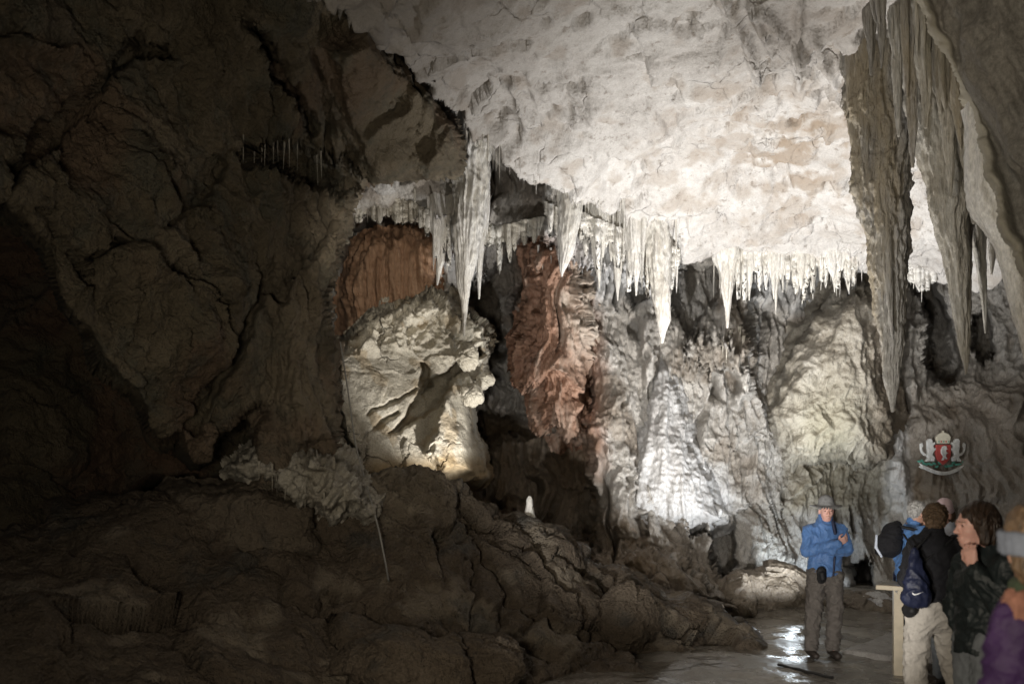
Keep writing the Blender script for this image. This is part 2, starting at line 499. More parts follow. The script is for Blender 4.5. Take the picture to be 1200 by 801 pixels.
# ------------------------------------------------------------------ ceiling
LIP = [(330, -60, 6.2), (400, 5, 7.2), (452, 45, 8.0), (500, 88, 8.8), (540, 148, 9.9), (590, 182, 10.6), (640, 204, 11.1), (690, 226, 11.7), (735, 250, 12.2), (775, 276, 12.7),
       (800, 297, 13.1), (850, 306, 13.3), (905, 306, 13.3), (960, 303, 13.2), (1010, 306, 13.1), (1060, 322, 13.0), (1120, 330, 12.6), (1200, 335, 12.0), (1300, 330, 11.4), (1500, 320, 11)]


def build_ceiling():
    lip = [P(*p) for p in LIP]
    ctrl = [(p[0], p[1], p[2]) for p in lip]
    ctrl += [tuple(P(a, b, c)) for a, b, c in [(800, 200, 11.3), (700, 110, 9.6), (900, 200, 11.3), (1000, 150, 10.2), (900, 60, 8.7), (750, 0, 7.9), (1050, 0, 7.9), (600, 40, 8.5), (1150, 200, 10.5)]]
    ctrl += [(-3, 2, 6.4), (0, 2, 6.6), (4, 2, 6.5), (9, 4, 6.2), (9, 9, 6.0), (0, -3, 6.2), (-6, -3, 6), (8, -3, 6)]
    fz = rbf(ctrl, .02)
    X, Y = np.meshgrid(axis(-9, 12, -3.2, 7.4, .028, .3), axis(-4, 16.5, 6.6, 14.2, .028, .3))
    line = [(p[0], p[1]) for p in lip]
    poly = [(-8, -5)] + line + [(14, 10), (14, -5)]
    q = np.stack([X, Y, 0 * X], -1)
    sd = poly_sd(X + .16 * fbm(q * 1.6, 4), Y + .16 * fbm(q * 1.6 + 50, 4), poly)         # negative under the slab
    Z = fz(X, Y)
    V = np.stack([X, Y, Z], -1)
    big = fbm(V * .55, 4) * .30
    rid = ridged(V * np.array([1.2, .7, 1]), 4)
    F1, F2, off, h = worley(V * 1.5 + fbm(V * 1.2, 2)[..., None] * .5)
    fl = (off * _g[(h * 7) & 255]).sum(-1)
    gate = sstep(-.1, .45, fbm(V * .6 + 22, 2))
    pits = sstep(.35, .65, fbm(V * 2.3 + 60, 3)) * .22
    Z = Z + big * .75 + .13 * fl + .10 * gate * (rid - .5) + .06 * sstep(.1, .5, fbm(V * .8 + 31, 3)) * (ridged(V * np.array([4, 5, 4]) + 2, 3) - .4) + .05 * np.maximum(0, ridged(V * np.array([1.6, 2.2, 1]) + 14, 2) - .72) * -3 + .026 * fbm(V * 4, 4) + pits * .6 + .012 * fbm(V * 17, 3)
    Z = Z + .10 * sstep(.25, .05, np.abs(sd + .35)) * 0
    # root-like ribs that hang from the ceiling near the top of the picture
    p0 = CX + X / np.maximum(Y, 1) * F; p1 = HY - (Z - EYE) / np.maximum(Y, 1) * F
    j0 = p0 + 5 * fbm(V * 2.2, 3); j1 = p1 + 5 * fbm(V * 2.2 + 9, 3)
    for pl, wd, dp in [([(838, -10), (862, 22), (880, 58), (889, 92)], 5, .28), ([(866, -10), (892, 30), (905, 62)], 4.5, .25), ([(880, 5), (905, 22), (925, 50), (940, 60)], 5, .26),
                       ([(938, -10), (940, 30), (934, 62)], 4, .22), ([(940, 58), (965, 70), (985, 100)], 5, .28), ([(955, 50), (975, 78), (1000, 80)], 4, .22), ([(900, 40), (930, 66), (938, 100)], 4, .22),
                       ([(600, 95), (612, 130), (618, 150)], 4, .18), ([(622, 84), (630, 120)], 3, .14), ([(735, 28), (750, 60)], 3, -.10), ([(770, 75), (815, 62)], 3, -.12), ([(810, 135), (850, 105)], 2.5, -.10)]:
        Z = Z - .42 * dp * np.exp(-(line_d(j0, j1, pl) / wd) ** 2) * (Y > 3)
    rise = sstep(0.0, .30, sd)
    Z = np.where(sd > 0, Z + 1.9 * rise + .35 * np.minimum(sd, 4), Z - .10 * sstep(-.5, 0, sd))
    V = np.stack([X, Y, Z], -1)
    # pigment: iron and dark blotches, plus the upper-left shade painted in, where the photo has them (photo positions of the ceiling itself)
    pxx = CX + X / np.maximum(Y, 1) * F; pyy = HY - (Z - EYE) / np.maximum(Y, 1) * F
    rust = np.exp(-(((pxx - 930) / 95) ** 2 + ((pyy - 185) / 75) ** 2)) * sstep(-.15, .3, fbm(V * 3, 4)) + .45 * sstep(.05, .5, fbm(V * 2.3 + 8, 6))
    grime_and_shade = np.exp(-(((pxx - 930) / 80) ** 2 + ((pyy - 40) / 45) ** 2)) * .9 + .75 * sstep(760, 470, pxx + .4 * (pyy - 100)) * sstep(260, 140, pyy)
    print('ceiling', Z[(Y > 7) & (Y < 8) & (abs(X) < 3)].mean())
    o = grid_mesh('cave_ceiling', V, M_CEIL, attr={'rust': np.clip(rust, 0, 1), 'grime_and_shade': np.clip(grime_and_shade, 0, 1)})
    tag(o, kind='structure')


# ------------------------------------------------------------------ back wall
WALLC = rbf([(850, 250, 15.4), (1000, 250, 15.4), (1200, 250, 14.8), (1330, 300, 13), (700, 230, 13.9), (560, 230, 13.6), (480, 200, 13.0), (400, 180, 13),
             (640, 330, 13.6), (700, 400, 13.3), (780, 400, 13.7), (850, 400, 14.2), (900, 420, 15.0), (980, 450, 14.6), (1100, 430, 14.9), (1200, 450, 13.7), (1330, 500, 12.5),
             (700, 600, 12.6), (760, 560, 13.0), (830, 560, 13.4), (900, 560, 14.2), (800, 650, 12.6), (900, 670, 13.5), (1000, 680, 13.7), (1150, 680, 13.4), (1300, 680, 12),
             (560, 350, 14.6), (600, 560, 13.2), (450, 300, 14.4), (400, 420, 14), (480, 560, 13), (600, 700, 12), (800, 760, 11.6), (1000, 780, 12.8), (1200, 780, 12.4), (400, 780, 12)], .01)


def wall_depth(PX, PY):
    ax, ay = warp(PX, PY, 7, .03)
    bx, by = warp(PX, PY, 3, .07, 9)
    D = WALLC(PX, PY)
    # hanging shelf the stalactite curtain grows from, and the sill left of it
    D -= 1.25 * push(ax, ay, [(640, 150), (720, 190), (785, 240), (795, 300), (780, 322), (720, 312), (660, 300), (636, 270)], 14, 20, .22)
    D -= .9 * push(ax, ay, [(405, 150), (560, 150), (570, 235), (555, 268), (530, 262), (505, 285), (498, 262), (462, 246), (430, 252), (412, 275), (400, 300)], 10, 8, .2)
    D -= .55 * push(ax, ay, [(488, 250), (560, 240), (570, 310), (545, 335), (520, 325), (500, 312)], 10, 26, .25)
    # alcove behind the pale slope and hollow beside the red flowstone
    D += 1.0 * push(ax, ay, [(418, 275), (440, 255), (520, 262), (505, 330), (470, 385), (405, 400)], 16)
    D += 1.7 * push(bx, by, [(556, 345), (575, 322), (600, 290), (622, 286), (622, 320), (600, 360), (606, 400), (585, 420), (548, 400)], 9)
    D += 1.1 * push(bx, by, [(560, 420), (620, 400), (640, 470), (640, 500), (560, 520)], 20)
    # recess below, in the lee of the bulging wall to its right
    D += .85 * push(ax, ay, [(545, 470), (640, 505), (688, 500), (692, 560), (700, 640), (640, 640), (560, 600), (535, 540)], 22)
    D += 1.0 * push(bx, by, [(676, 395), (690, 400), (694, 470), (684, 486), (672, 470)], 7)
    # dark holes
    D += .8 * push(bx, by, [(783, 322), (808, 308), (836, 315), (842, 345), (822, 372), (808, 395), (794, 372), (786, 350)], 8)
    D += 1.0 * push(bx, by, [(736, 338), (752, 330), (760, 350), (742, 360)], 6)
    D += 1.4 * push(bx, by, [(834, 612), (858, 605), (862, 655), (848, 668), (832, 650)], 8, 10, .3)
    D += 1.2 * push(bx, by, [(806, 585), (824, 590), (826, 618), (806, 622)], 7, 8, .3)
    D += .7 * push(bx, by, [(744, 608), (757, 600), (760, 625), (748, 628)], 6)
    D += 1.2 * push(bx, by, [(1068, 330), (1092, 322), (1098, 345), (1112, 372), (1125, 425), (1120, 445), (1096, 445), (1082, 420), (1090, 380)], 9)
    D += 1.3 * push(bx, by, [(1140, 370), (1158, 360), (1166, 410), (1150, 420), (1138, 405)], 7, 10, .3)
    D += 1.1 * push(bx, by, [(998, 660), (1020, 652), (1024, 700), (1000, 704)], 8, 8, .3)
    # flowstone pillar, curtain tier and side ribs
    D -= 1.15 * push(ax, ay, [(838, 345), (850, 322), (872, 330), (882, 390), (884, 450), (868, 470), (845, 400)], 16)
    D -= .50 * push(ax, ay, [(798, 398), (815, 372), (840, 380), (880, 395), (880, 425), (840, 425), (806, 418)], 12, 24, .22)
    D -= .35 * push(ax, ay, [(752, 370), (770, 372), (772, 440), (756, 452), (748, 420)], 10)
    D -= .45 * push(ax, ay, [(690, 500), (720, 470), (735, 560), (760, 620), (700, 620)], 24)
    # swirl of flowstone round the painted crest, brown lobe above it
    D -= .55 * push(ax, ay, [(1060, 380), (1085, 375), (1090, 440), (1075, 465), (1055, 460)], 18)
    D -= .65 * push(ax, ay, [(1062, 470), (1110, 450), (1210, 455), (1260, 620), (1200, 660), (1070, 640), (1058, 560)], 80)
    rr = np.hypot((PX - 1105) / 1.25, PY - 540)
    D -= .05 * np.cos(rr / 7.5 + 1.8 * fbm(np.stack([PX * .018, PY * .018, 0 * PX], -1), 2)) * sstep(125, 70, rr) * sstep(36, 50, rr)
    # pale frozen trickle below the tip of the great column
    D -= .35 * push(bx, by, [(1040, 500), (1056, 495), (1066, 560), (1068, 640), (1036, 640), (1040, 560)], 14)
    # apron of slumped rock at the foot
    D -= .9 * push(ax, ay, [(690, 640), (790, 648), (850, 690), (890, 735), (880, 800), (690, 800)], 30)
    return D


def wall_detail(V, N, PX, PY):
    n2 = N * .75 + np.array([0, -.25, 0])
    dome = push(PX, PY, [(1062, 460), (1200, 455), (1250, 640), (1070, 640)], 90)
    lo = sstep(640, 690, PY)
    V1 = flow(V, n2, 1.0)
    V2 = flow(V, n2, .42, .3, 1.3)
    V3 = blocky(V, n2, .8, 1.6)
    al = push(PX, PY, [(410, 150), (560, 150), (560, 260), (490, 330), (400, 290)], 20)
    w = dome[..., None]; l = np.maximum(lo, al * .8)[..., None]
    return (V1 * (1 - w) + V2 * w) * (1 - l) + V3 * l


def wall_keep(PX, PY):
    return PY > 140


def st(pts, edge, amp=8):
    def f(PX, PY, V):
        ax, ay = warp(PX, PY, amp, .035, 4)
        return push(ax, ay, pts, edge)
    return f


def build_back():
    o = relief('cave_wall', 335, 1340, 120, 800, 1.55, wall_depth, wall_detail, M_WALL, wall_keep, attr={
        'red': lambda a, b, V: np.maximum(np.maximum(st([(408, 300), (440, 258), (512, 262), (512, 340), (470, 380), (400, 395)], 24)(a, b, V),
                                                     st([(616, 270), (690, 280), (705, 400), (712, 500), (700, 560), (670, 540), (640, 470), (600, 400)], 30)(a, b, V)),
                                          .55 * st([(670, 500), (712, 490), (716, 545), (690, 560)], 20)(a, b, V)),
        'brown': lambda a, b, V: np.clip(st([(540, 470), (690, 510), (700, 600), (760, 615), (850, 700), (900, 800), (600, 800), (500, 560)], 40)(a, b, V)
                                         + .55 * st([(1060, 450), (1300, 430), (1300, 640), (1060, 640)], 40)(a, b, V)
                                         + .6 * sstep(.12, .4, fbm(V * .9 + 5, 3)), 0, 1),
        'white': lambda a, b, V: np.clip(st([(775, 520), (850, 550), (860, 600), (820, 600), (790, 570)], 26)(a, b, V)
                                         + .9 * st([(640, 260), (790, 280), (790, 350), (700, 345), (660, 330)], 30)(a, b, V)
                                         + .8 * st([(1038, 495), (1062, 495), (1068, 620), (1036, 620)], 12)(a, b, V)
                                         + .8 * st([(860, 300), (1010, 300), (1010, 340), (930, 372), (880, 340)], 20)(a, b, V)
                                         + .8 * st([(500, 240), (565, 240), (565, 330), (500, 320)], 20)(a, b, V)
                                         + .75 * st([(935, 610), (1005, 610), (1005, 690), (935, 690)], 20)(a, b, V), 0, 1),  # last patch paints in the lamp glow on the wall behind the man
        'ochre': lambda a, b, V: .7 * st([(925, 470), (1035, 470), (1040, 600), (925, 600)], 40)(a, b, V),
        'wet': lambda a, b, V: sstep(540, 640, b) * sstep(-.2, .2, fbm(V * 1.7, 3))})
    tag(o, kind='structure')


# ------------------------------------------------------------------ left wall: dark overhanging mass
LEFTC = rbf([(-150, 0, 4.4), (0, 0, 5.3), (0, 230, 5.0), (-120, 300, 4.3), (100, 0, 6.2), (200, 100, 7.0), (300, 0, 7.2), (380, 60, 8.3), (470, 120, 9.6), (530, 190, 10.3), (300, 200, 8.4), (400, 220, 9.7),
             (395, 300, 9.3), (385, 400, 9.0), (390, 500, 8.7), (300, 400, 7.8), (150, 400, 6.3), (60, 330, 5.6), (200, 500, 7.2), (300, 520, 8.0), (340, 600, 8.4), (100, 150, 6.0), (0, -120, 5), (400, -100, 7.5)], .01)
LEFT_EDGE = [(-200, -140), (330, -140), (345, -50), (405, -5), (455, 45), (503, 86), (536, 140), (548, 178), (538, 205), (500, 212), (470, 214), (432, 217), (418, 236), (412, 268),
             (398, 312), (384, 345), (390, 372), (402, 402), (400, 440), (402, 500), (412, 532), (420, 560), (400, 620), (300, 620),
             (292, 590), (300, 548), (286, 500), (262, 512), (248, 545), (222, 548), (205, 512), (180, 520), (168, 492), (150, 455), (112, 425), (95, 388), (72, 365), (58, 325), (46, 290), (22, 262), (0, 236), (-200, 330)]


def left_depth(PX, PY):
    ax, ay = warp(PX, PY, 5, .05)
    D = LEFTC(PX, PY)
    # rounded boss hanging under the ceiling lip, dark gaps and ledges above it
    D -= .55 * push(ax, ay, [(385, 60), (430, 40), (500, 100), (545, 165), (530, 200), (440, 210), (400, 160)], 40)
    D += .7 * push(ax, ay, [(278, 178), (330, 172), (400, 196), (440, 228), (400, 235), (340, 215), (290, 200)], 12, -14, .25)
    D += .5 * push(ax, ay, [(285, 22), (310, 40), (340, 100), (372, 150), (366, 168), (330, 110), (300, 70)], 14, -10, .25)
    D += .35 * push(ax, ay, [(150, 48), (168, 40), (160, 60), (100, 130), (30, 205), (0, 240), (0, 215), (60, 150)], 10)
    D += .4 * push(ax, ay, [(0, 195), (50, 140), (60, 150), (10, 210)], 10)
    D += .5 * push(ax, ay, [(140, 52), (195, 60), (205, 72), (165, 70)], 8, -10, .3)
    D += .25 * push(ax, ay, [(225, 225), (260, 175), (268, 190), (235, 250), (180, 270)], 14)
    D += .45 * push(ax, ay, [(90, 300), (135, 275), (140, 285), (100, 310)], 8)
    D += .3 * push(ax, ay, [(215, 500), (300, 340), (318, 300), (322, 310), (290, 400), (228, 510)], 10)
    D += .6 * push(ax, ay, [(270, 500), (300, 470), (315, 480), (300, 520)], 16)
    D -= .4 * push(ax, ay, [(335, 330), (380, 280), (412, 260), (395, 330), (380, 420), (395, 520), (345, 520), (330, 420)], 30)
    return D


def left_detail(V, N, PX, PY):
    bz = push(PX, PY, [(380, 20), (430, 20), (510, 90), (555, 165), (530, 215), (440, 215), (400, 170)], 40)[..., None]
    b = bedded(V, N, 1.0) * (1 - bz) + bedded(V, N, .45, 1.3) * bz
    f = flow(V, N, .75, .4, 1.25)
    w = sstep(290, 360, PX + .25 * (PY - 250)) * sstep(560, 500, PY)
    boss = push(PX, PY, [(395, 60), (430, 40), (500, 100), (545, 165), (530, 205), (440, 210), (410, 160)], 40) * .85
    w = (w * (1 - boss))[..., None]
    return b * (1 - w) + f * w


def build_left():
    def keep(PX, PY):
        ax, ay = warp(PX, PY, 4, .06, 3)
        return poly_sd(ax, ay - 5 * np.abs(perlin(np.stack([PX * .18, PY * .01, 0 * PX], -1))), LEFT_EDGE) < 1.5

    def depth(PX, PY):
        sd = poly_sd(PX, PY, LEFT_EDGE)
        return left_depth(PX, PY) + 1.6 * sstep(-16, 3, sd) ** 2           # the rim turns back into the dark
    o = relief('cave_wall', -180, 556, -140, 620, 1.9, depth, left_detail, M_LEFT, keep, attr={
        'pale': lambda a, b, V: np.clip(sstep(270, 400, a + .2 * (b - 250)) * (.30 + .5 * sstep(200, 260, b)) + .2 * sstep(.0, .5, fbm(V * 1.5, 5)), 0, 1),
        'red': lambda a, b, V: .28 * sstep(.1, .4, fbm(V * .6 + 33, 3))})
    tag(o, kind='structure')
    # the dark wall behind and below the overhang
    back = rbf([(-200, 200, 8.5), (-200, 700, 6.5), (100, 300, 9.2), (150, 450, 9.2), (0, 500, 7.6), (150, 600, 9.0), (250, 600, 9.6), (300, 500, 10.5), (420, 600, 10.5), (430, 400, 11.5), (100, 680, 7.4)], .01)

    def bd(PX, PY):
        ax, ay = warp(PX, PY, 5, .05)
        D = back(PX, PY)
        D += 2.0 * push(ax, ay, [(120, 640), (140, 600), (180, 560), (225, 560), (215, 580), (190, 650), (170, 675), (135, 665)], 14)
        return D
    o = relief('cave_wall', -260, 452, 180, 760, 2.6, bd, lambda V, N, a, b: bedded(V, N, .8, .9), M_LEFT,
               lambda a, b: (a < 385) | (b > 575), attr={'pale': lambda a, b, V: 0 * a, 'red': lambda a, b, V: .45 * sstep(-.1, .3, fbm(V * .5 + 3, 3))})
    tag(o, kind='structure')


# ------------------------------------------------------------------ foreground mound
CREST = [(-200, 640, 7.2), (60, 600, 7.8), (170, 575, 8.1), (300, 572, 8.4), (400, 585, 8.6), (455, 552, 8.9), (500, 550, 9.1), (540, 562, 9.25), (585, 584, 9.4), (630, 610, 9.6), (690, 640, 9.8), (745, 668, 10.0), (800, 702, 10.2), (850, 738, 10.4), (885, 762, 10.4)]


def build_mound():
    ctrl = []
    for (a, b, c) in CREST:
        p = P(a, b, c); ctrl.append(tuple(p))
        ctrl.append((p[0] + .25, p[1] + 1.0, max(p[2] - .75, -.25)))
        ctrl.append((p[0] + .3, p[1] + 2.2, max(p[2] - 1.0, -.3)))
    ctrl += [tuple(P(*p)) for p in [(440, 600, 8.5), (440, 680, 7.9), (440, 760, 7.1), (520, 600, 8.8), (520, 680, 8.2), (520, 770, 7.3), (600, 640, 9.1), (600, 700, 8.5), (600, 790, 7.5),
                                    (700, 690, 9.3), (690, 760, 8.3), (780, 730, 9.6), (780, 795, 8.2), (850, 790, 8.6), (300, 620, 8.2), (320, 700, 7.2), (200, 690, 6.9), (100, 700, 6.4), (60, 650, 7.2), (-100, 720, 5.6),
                                    (380, 720, 7.2), (480, 850, 6.2), (600, 880, 6.0), (250, 800, 5.8), (100, 800, 5.2), (400, 900, 5.2), (0, 900, 4.2), (700, 880, 6.4), (200, 1000, 4.0)]]
    ctrl += [(1.6, 7.2, -.2), (1.0, 5.5, -.25), (2.3, 8.6, -.2), (0, 4.0, -.2), (2.6, 10.6, -.3), (-4, 3.0, .1), (-1, 3.2, -.2)]
    fz = rbf(ctrl, .004)
    X, Y = np.meshgrid(np.arange(-7.5, 3.0, .0215), np.arange(3.0, 12.6, .0215))
    V = np.stack([X, Y, fz(X, Y)], -1)
    N = grid_normals(V, np.array([0, 4.0, 9.0]))
    N = N * np.array([1, 1, .75])
    pxx = CX + X / Y * F; pyy = HY - (V[..., 2] - EYE) / Y * F
    r = V + (blocky(V, N, 1.15, .85) - V) + (bedded(V, N, .36, 1.2, (.80, -.60)) - V)
    # joints running down the right flank
    cr = np.zeros(X.shape)
    jx, jy = warp(pxx, pyy, 6, .04, 2)
    for pl, wd, dp in [([(560, 612), (585, 660), (600, 705), (645, 735)], 6, .38), ([(618, 640), (660, 690), (700, 745)], 5, .25), ([(560, 655), (548, 740)], 3.5, .25), ([(590, 705), (588, 765)], 8, .35),
                       ([(640, 745), (700, 748), (730, 745)], 4, .22), ([(700, 655), (735, 700), (745, 745)], 5, .25), ([(520, 570), (560, 610), (600, 600)], 4, .15), ([(505, 760), (560, 752), (640, 775)], 6, .3),
                       ([(430, 715), (470, 745), (482, 790)], 6, .35), ([(330, 700), (380, 712), (460, 735)], 5, .3)]:
        cr += dp * np.exp(-(line_d(jx, jy, pl) / wd) ** 2)
    gran = np.exp(-(((pxx - 480) / 60) ** 2 + ((pyy - 580) / 42) ** 2))
    V = r - N * (.6 * cr)[..., None] + N * (gran * (.10 * ridged(V * 6, 3) + .06 * fbm(V * 18, 3) + .04))[..., None]
    ok = (V[..., 2] > -.5)
    pale = np.clip(gran * .7 + .5 * sstep(.25, .5, fbm(V * 1.6 + 3, 3)) + .8 * np.exp(-(((pxx - 540) / 40) ** 2 + ((pyy - 566) / 12) ** 2)), 0, 1)  # pale blotches, plus the light on the crest and granular top painted in
    o = grid_mesh('rock_mound', V, M_MOUND, ok, attr={'pale': pale, 'wet': sstep(.05, .3, fbm(V * 2, 3)) * sstep(600, 700, pxx)})
    tag(o, 'large dark brown jointed rock mound sloping down across the lower foreground', 'rock mound')


# ------------------------------------------------------------------ bulging masses set into the wall
def bulge(name, pts, dc, height, detail, mat, label, cat, step=1.4, edge=None, attr=None, prof=None, lean=0.0, pad=26, amp=6, behind=.6):
    pts = np.asarray(pts, float)
    x0, y0 = pts.min(0) - pad; x1, y1 = pts.max(0) + pad
    half = edge or .5 * min(np.ptp(pts[:, 0]), np.ptp(pts[:, 1]))

    def depth(PX, PY):
        ax, ay = warp(PX, PY, amp, .04, 6)
        sd = poly_sd(ax, ay, pts)
        t = np.clip(-sd / half, -1, 1)
        r = np.clip(1 - t, 0, 1)
        h = np.sqrt(np.clip(1 - r ** 2, 0, 1))
        base = dc(PX, PY) if callable(dc) else dc + 0 * PX
        D = base - height * h + behind * sstep(0, 18, sd) + lean * (PY - pts[:, 1].mean())
        if prof: D = prof(PX, PY, D)
        return D

    def keep(PX, PY):
        ax, ay = warp(PX, PY, amp, .04, 6)
        return poly_sd(ax, ay, pts) < pad * .7
    o = relief(name, x0, x1, y0, y1, step, depth, detail, mat, keep, attr)
    return tag(o, label, cat)


def build_masses():
    # rippled dome
    def ripples(V, N, PX, PY):
        w = fbm(V * 1.4, 3)
        q = np.hypot((PX - 975) / 1.05, PY - 640)
        rp = np.abs(perlin(np.stack([q * .10 + w * 1.2, PX * .035, PY * .01], -1)))
        rp2 = ridged(V * np.array([6, 6, 7]) + w[..., None] * 2, 3)
        th = np.arctan2(PX - 1002, PY - 285)
        rad = ridged(np.stack([th * 5.5 + w * .5, (PY - 300) * .004, 0 * PX], -1), 3)
        d = .022 * rp + .028 * rp2 + .13 * rad + .16 * fbm(V * 1.2, 4) + .018 * fbm(V * 9, 3) - .08
        out = V + N * d[..., None]
        f = flow(V, N, .8, 1.4, 1.4)
        lo = sstep(500, 535, PY)[..., None]
        return out * (1 - lo) + f * lo
    bulge('flowstone_dome', [(952, 368), (975, 340), (1002, 328), (1032, 342), (1056, 410), (1066, 490), (1050, 545), (1015, 552), (985, 545), (950, 552), (918, 540), (900, 492), (916, 440), (932, 402)], 14.55, 1.5, ripples, M_DOME,
          'broad rounded rippled flowstone dome on the wall behind the great column stalactite', 'flowstone', edge=52,
          attr={'ochre': lambda a, b, V: np.exp(-(((a - 972) / 42) ** 2 + ((b - 500) / 50) ** 2)), 'brown': lambda a, b, V: .7 * sstep(1000, 1050, a)})
    # red cascade
    bulge('red_flowstone', [(622, 292), (640, 283), (664, 288), (680, 330), (690, 400), (682, 430), (680, 470), (688, 505), (662, 516), (640, 495), (632, 455), (618, 440), (612, 400), (628, 350)], 13.35, .6,
          lambda V, N, a, b: flow(V, N, .85, 1.7, 1.7), M_RED, 'rust red flowstone cascade with hanging ribs beside the dark hollow', 'flowstone', edge=30,
          attr={'beige': lambda a, b, V: np.clip(sstep(650, 684, a + 14 * fbm(V * 3, 3)) * sstep(470, 380, b) + .4 * sstep(.1, .5, fbm(V * np.array([3, 1, .6]) + 3, 4)), 0, 1)})
    # red organ pipes in the alcove
    def pipes(V, N, PX, PY):
        r = ridged(V * np.array([6.5, 2, .35]), 2)
        t = sstep(385, 340, PY + 18 * perlin(np.stack([PX * .25, 0 * PX, 0 * PX], -1)))
        return V + N * (.20 * r * t + .12 * (t - 1) + .05 * fbm(V * 5, 3))[..., None]
    bulge('flowstone_pipes', [(414, 330), (432, 290), (470, 280), (512, 285), (506, 340), (486, 365), (452, 378), (408, 388)], 13.45, .35, pipes, M_PIPES,
          'row of rust brown organ pipe ribs at the back of the alcove', 'flowstone', edge=26)
    # white cone skirt
    def skirt(V, N, PX, PY):
        th = (PX - 780) / (30 + (PY - 410) * .45)
        r = ridged(np.stack([th * 4.2, 0 * PX, (PY) * .004], -1), 3)
        return V + N * (.12 * r + .07 * fbm(V * np.array([4, 4, 1.2]), 4) + .03 * fbm(V * 14, 3) - .05)[..., None]

    def coneprof(PX, PY, D):
        return D - .0022 * np.clip(PY - 420, 0, 190)
    bulge('flowstone_cone', [(777, 418), (789, 445), (798, 490), (818, 540), (838, 586), (846, 612), (800, 622), (750, 616), (716, 596), (728, 556), (748, 500), (764, 450)], 13.75, .75, skirt, M_CONE,
          'tall grey white flowstone cone spreading at its foot below the bright stalactite', 'flowstone', edge=42, prof=coneprof, amp=4)
    # pale slope of cream rock
    slope = rbf([(396, 425, 11.0), (450, 372, 11.9), (510, 350, 12.4), (565, 385, 12.7), (562, 450, 12.4), (550, 550, 11.8), (480, 550, 11.0), (415, 540, 10.4), (480, 450, 11.6), (405, 480, 10.7)], .01)

    def slopeprof(PX, PY, D):
        ax, ay = warp(PX, PY, 3.5, .06, 2)
        D = D + .55 * push(ax, ay, [(500, 450), (514, 440), (560, 405), (566, 415), (530, 445), (520, 465), (470, 505), (456, 508), (470, 495)], 7)
        D = D + .35 * push(ax, ay, [(494, 425), (504, 430), (506, 452), (494, 462)], 6)
        D = D - .40 * push(ax, ay, [(519, 458), (527, 464), (536, 500), (552, 552), (520, 552), (500, 530)], 16)
        D = D - .45 * push(ax, ay, [(488, 352), (508, 346), (512, 364), (500, 372), (484, 366)], 6)
        D = D + .20 * np.exp(-(line_d(ax, ay, [(438, 502), (466, 482)]) / 2.5) ** 2) + .14 * np.exp(-(line_d(ax, ay, [(430, 485), (460, 470), (490, 455)]) / 1.8) ** 2)
        D = D - .3 * push(ax, ay, [(400, 480), (416, 490), (432, 520), (420, 536), (404, 510)], 8)
        return D

    def slopedet(V, N, PX, PY):
        b1 = blocky(V, N, .17, 1.5)
        b2 = blocky(V, N, .6, 2.3) + N * (.10 * ridged(V * 4, 3))[..., None]
        w = np.clip(sstep(505, 530, PX) * sstep(470, 440, PY) + sstep(420, 400, PY), 0, 1)[..., None]
        return b1 * (1 - w) + b2 * w
    bulge('pale_rock_slope', [(396, 420), (420, 395), (452, 374), (484, 362), (508, 348), (536, 372), (562, 392), (556, 440), (540, 470), (546, 510), (560, 556), (520, 570), (440, 570), (408, 540), (398, 480)],
          slope, .06, slopedet, M_RUBBLE, 'large tilted slab of pale cream rock lit brightly behind the dark mound', 'rock slab', edge=7, prof=slopeprof, amp=5, step=1.2,
          attr={'rust': lambda a, b, V: np.clip(sstep(525, 550, b) + .6 * sstep(.2, .45, fbm(V * 2, 3)), 0, 1)}, behind=1.4)
    # dripping shelf above the mound at left
    def shelfdet(V, N, PX, PY):
        r = ridged(np.stack([PX * .05 + PY * .035, PX * -.008 + PY * .01, 0 * PX], -1), 3)
        return V + N * (.16 * r + .14 * fbm(V * 2.2, 4) + .05 * fbm(V * 10, 3) - .1)[..., None]

    def shelfprof(PX, PY, D):
        return D - .010 * np.clip(PY - 545, -40, 60) - .3 * push(*warp(PX, PY, 2, .1), [(360, 530), (378, 524), (392, 532), (386, 548), (362, 548)], 9)
    bulge('dripstone_shelf', [(276, 548), (300, 532), (356, 524), (392, 532), (414, 552), (432, 580), (428, 598), (405, 590), (388, 604), (370, 592), (352, 598), (336, 578), (312, 566), (290, 560)],
          8.3, .55, shelfdet, M_ARCH, 'overhanging brown dripstone shelf with a ragged toothed lower rim at left', 'rock shelf', edge=24, prof=shelfprof, amp=4)
    # dark slab below it
    bulge('dark_rock_slab', [(172, 640), (205, 578), (300, 574), (366, 600), (372, 650), (330, 668), (180, 672)], 8.0, .35, lambda V, N, a, b: bedded(V, N, .35, 1.5), M_MOUND,
          'plain dark brown slab of rock lying below the dripstone shelf', 'rock slab', edge=14, attr={'pale': lambda a, b, V: 0 * a + .25, 'wet': lambda a, b, V: 0 * a})
    # hanging curtain of rock close to the camera, upper right
    def slabdepth(PX, PY):
        ed = [(1040, -160), (1066, -20), (1086, 20), (1104, 60), (1116, 105), (1132, 150), (1150, 190), (1165, 225), (1178, 262), (1196, 300), (1214, 352), (1216, 420), (1228, 470), (1500, 470), (1500, -160)]
        sd = poly_sd(*warp(PX, PY, 3, .04, 8), ed)
        base = 6.4 - .0052 * (PX - 1080) - .0006 * (200 - PY)
        t = np.clip(-sd / 60, 0, 1)
        return base + .5 * (1 - t) ** 2 - .20 * np.exp(-((sd + 9) / 6) ** 2) + 1.2 * sstep(-4, 4, sd), sd

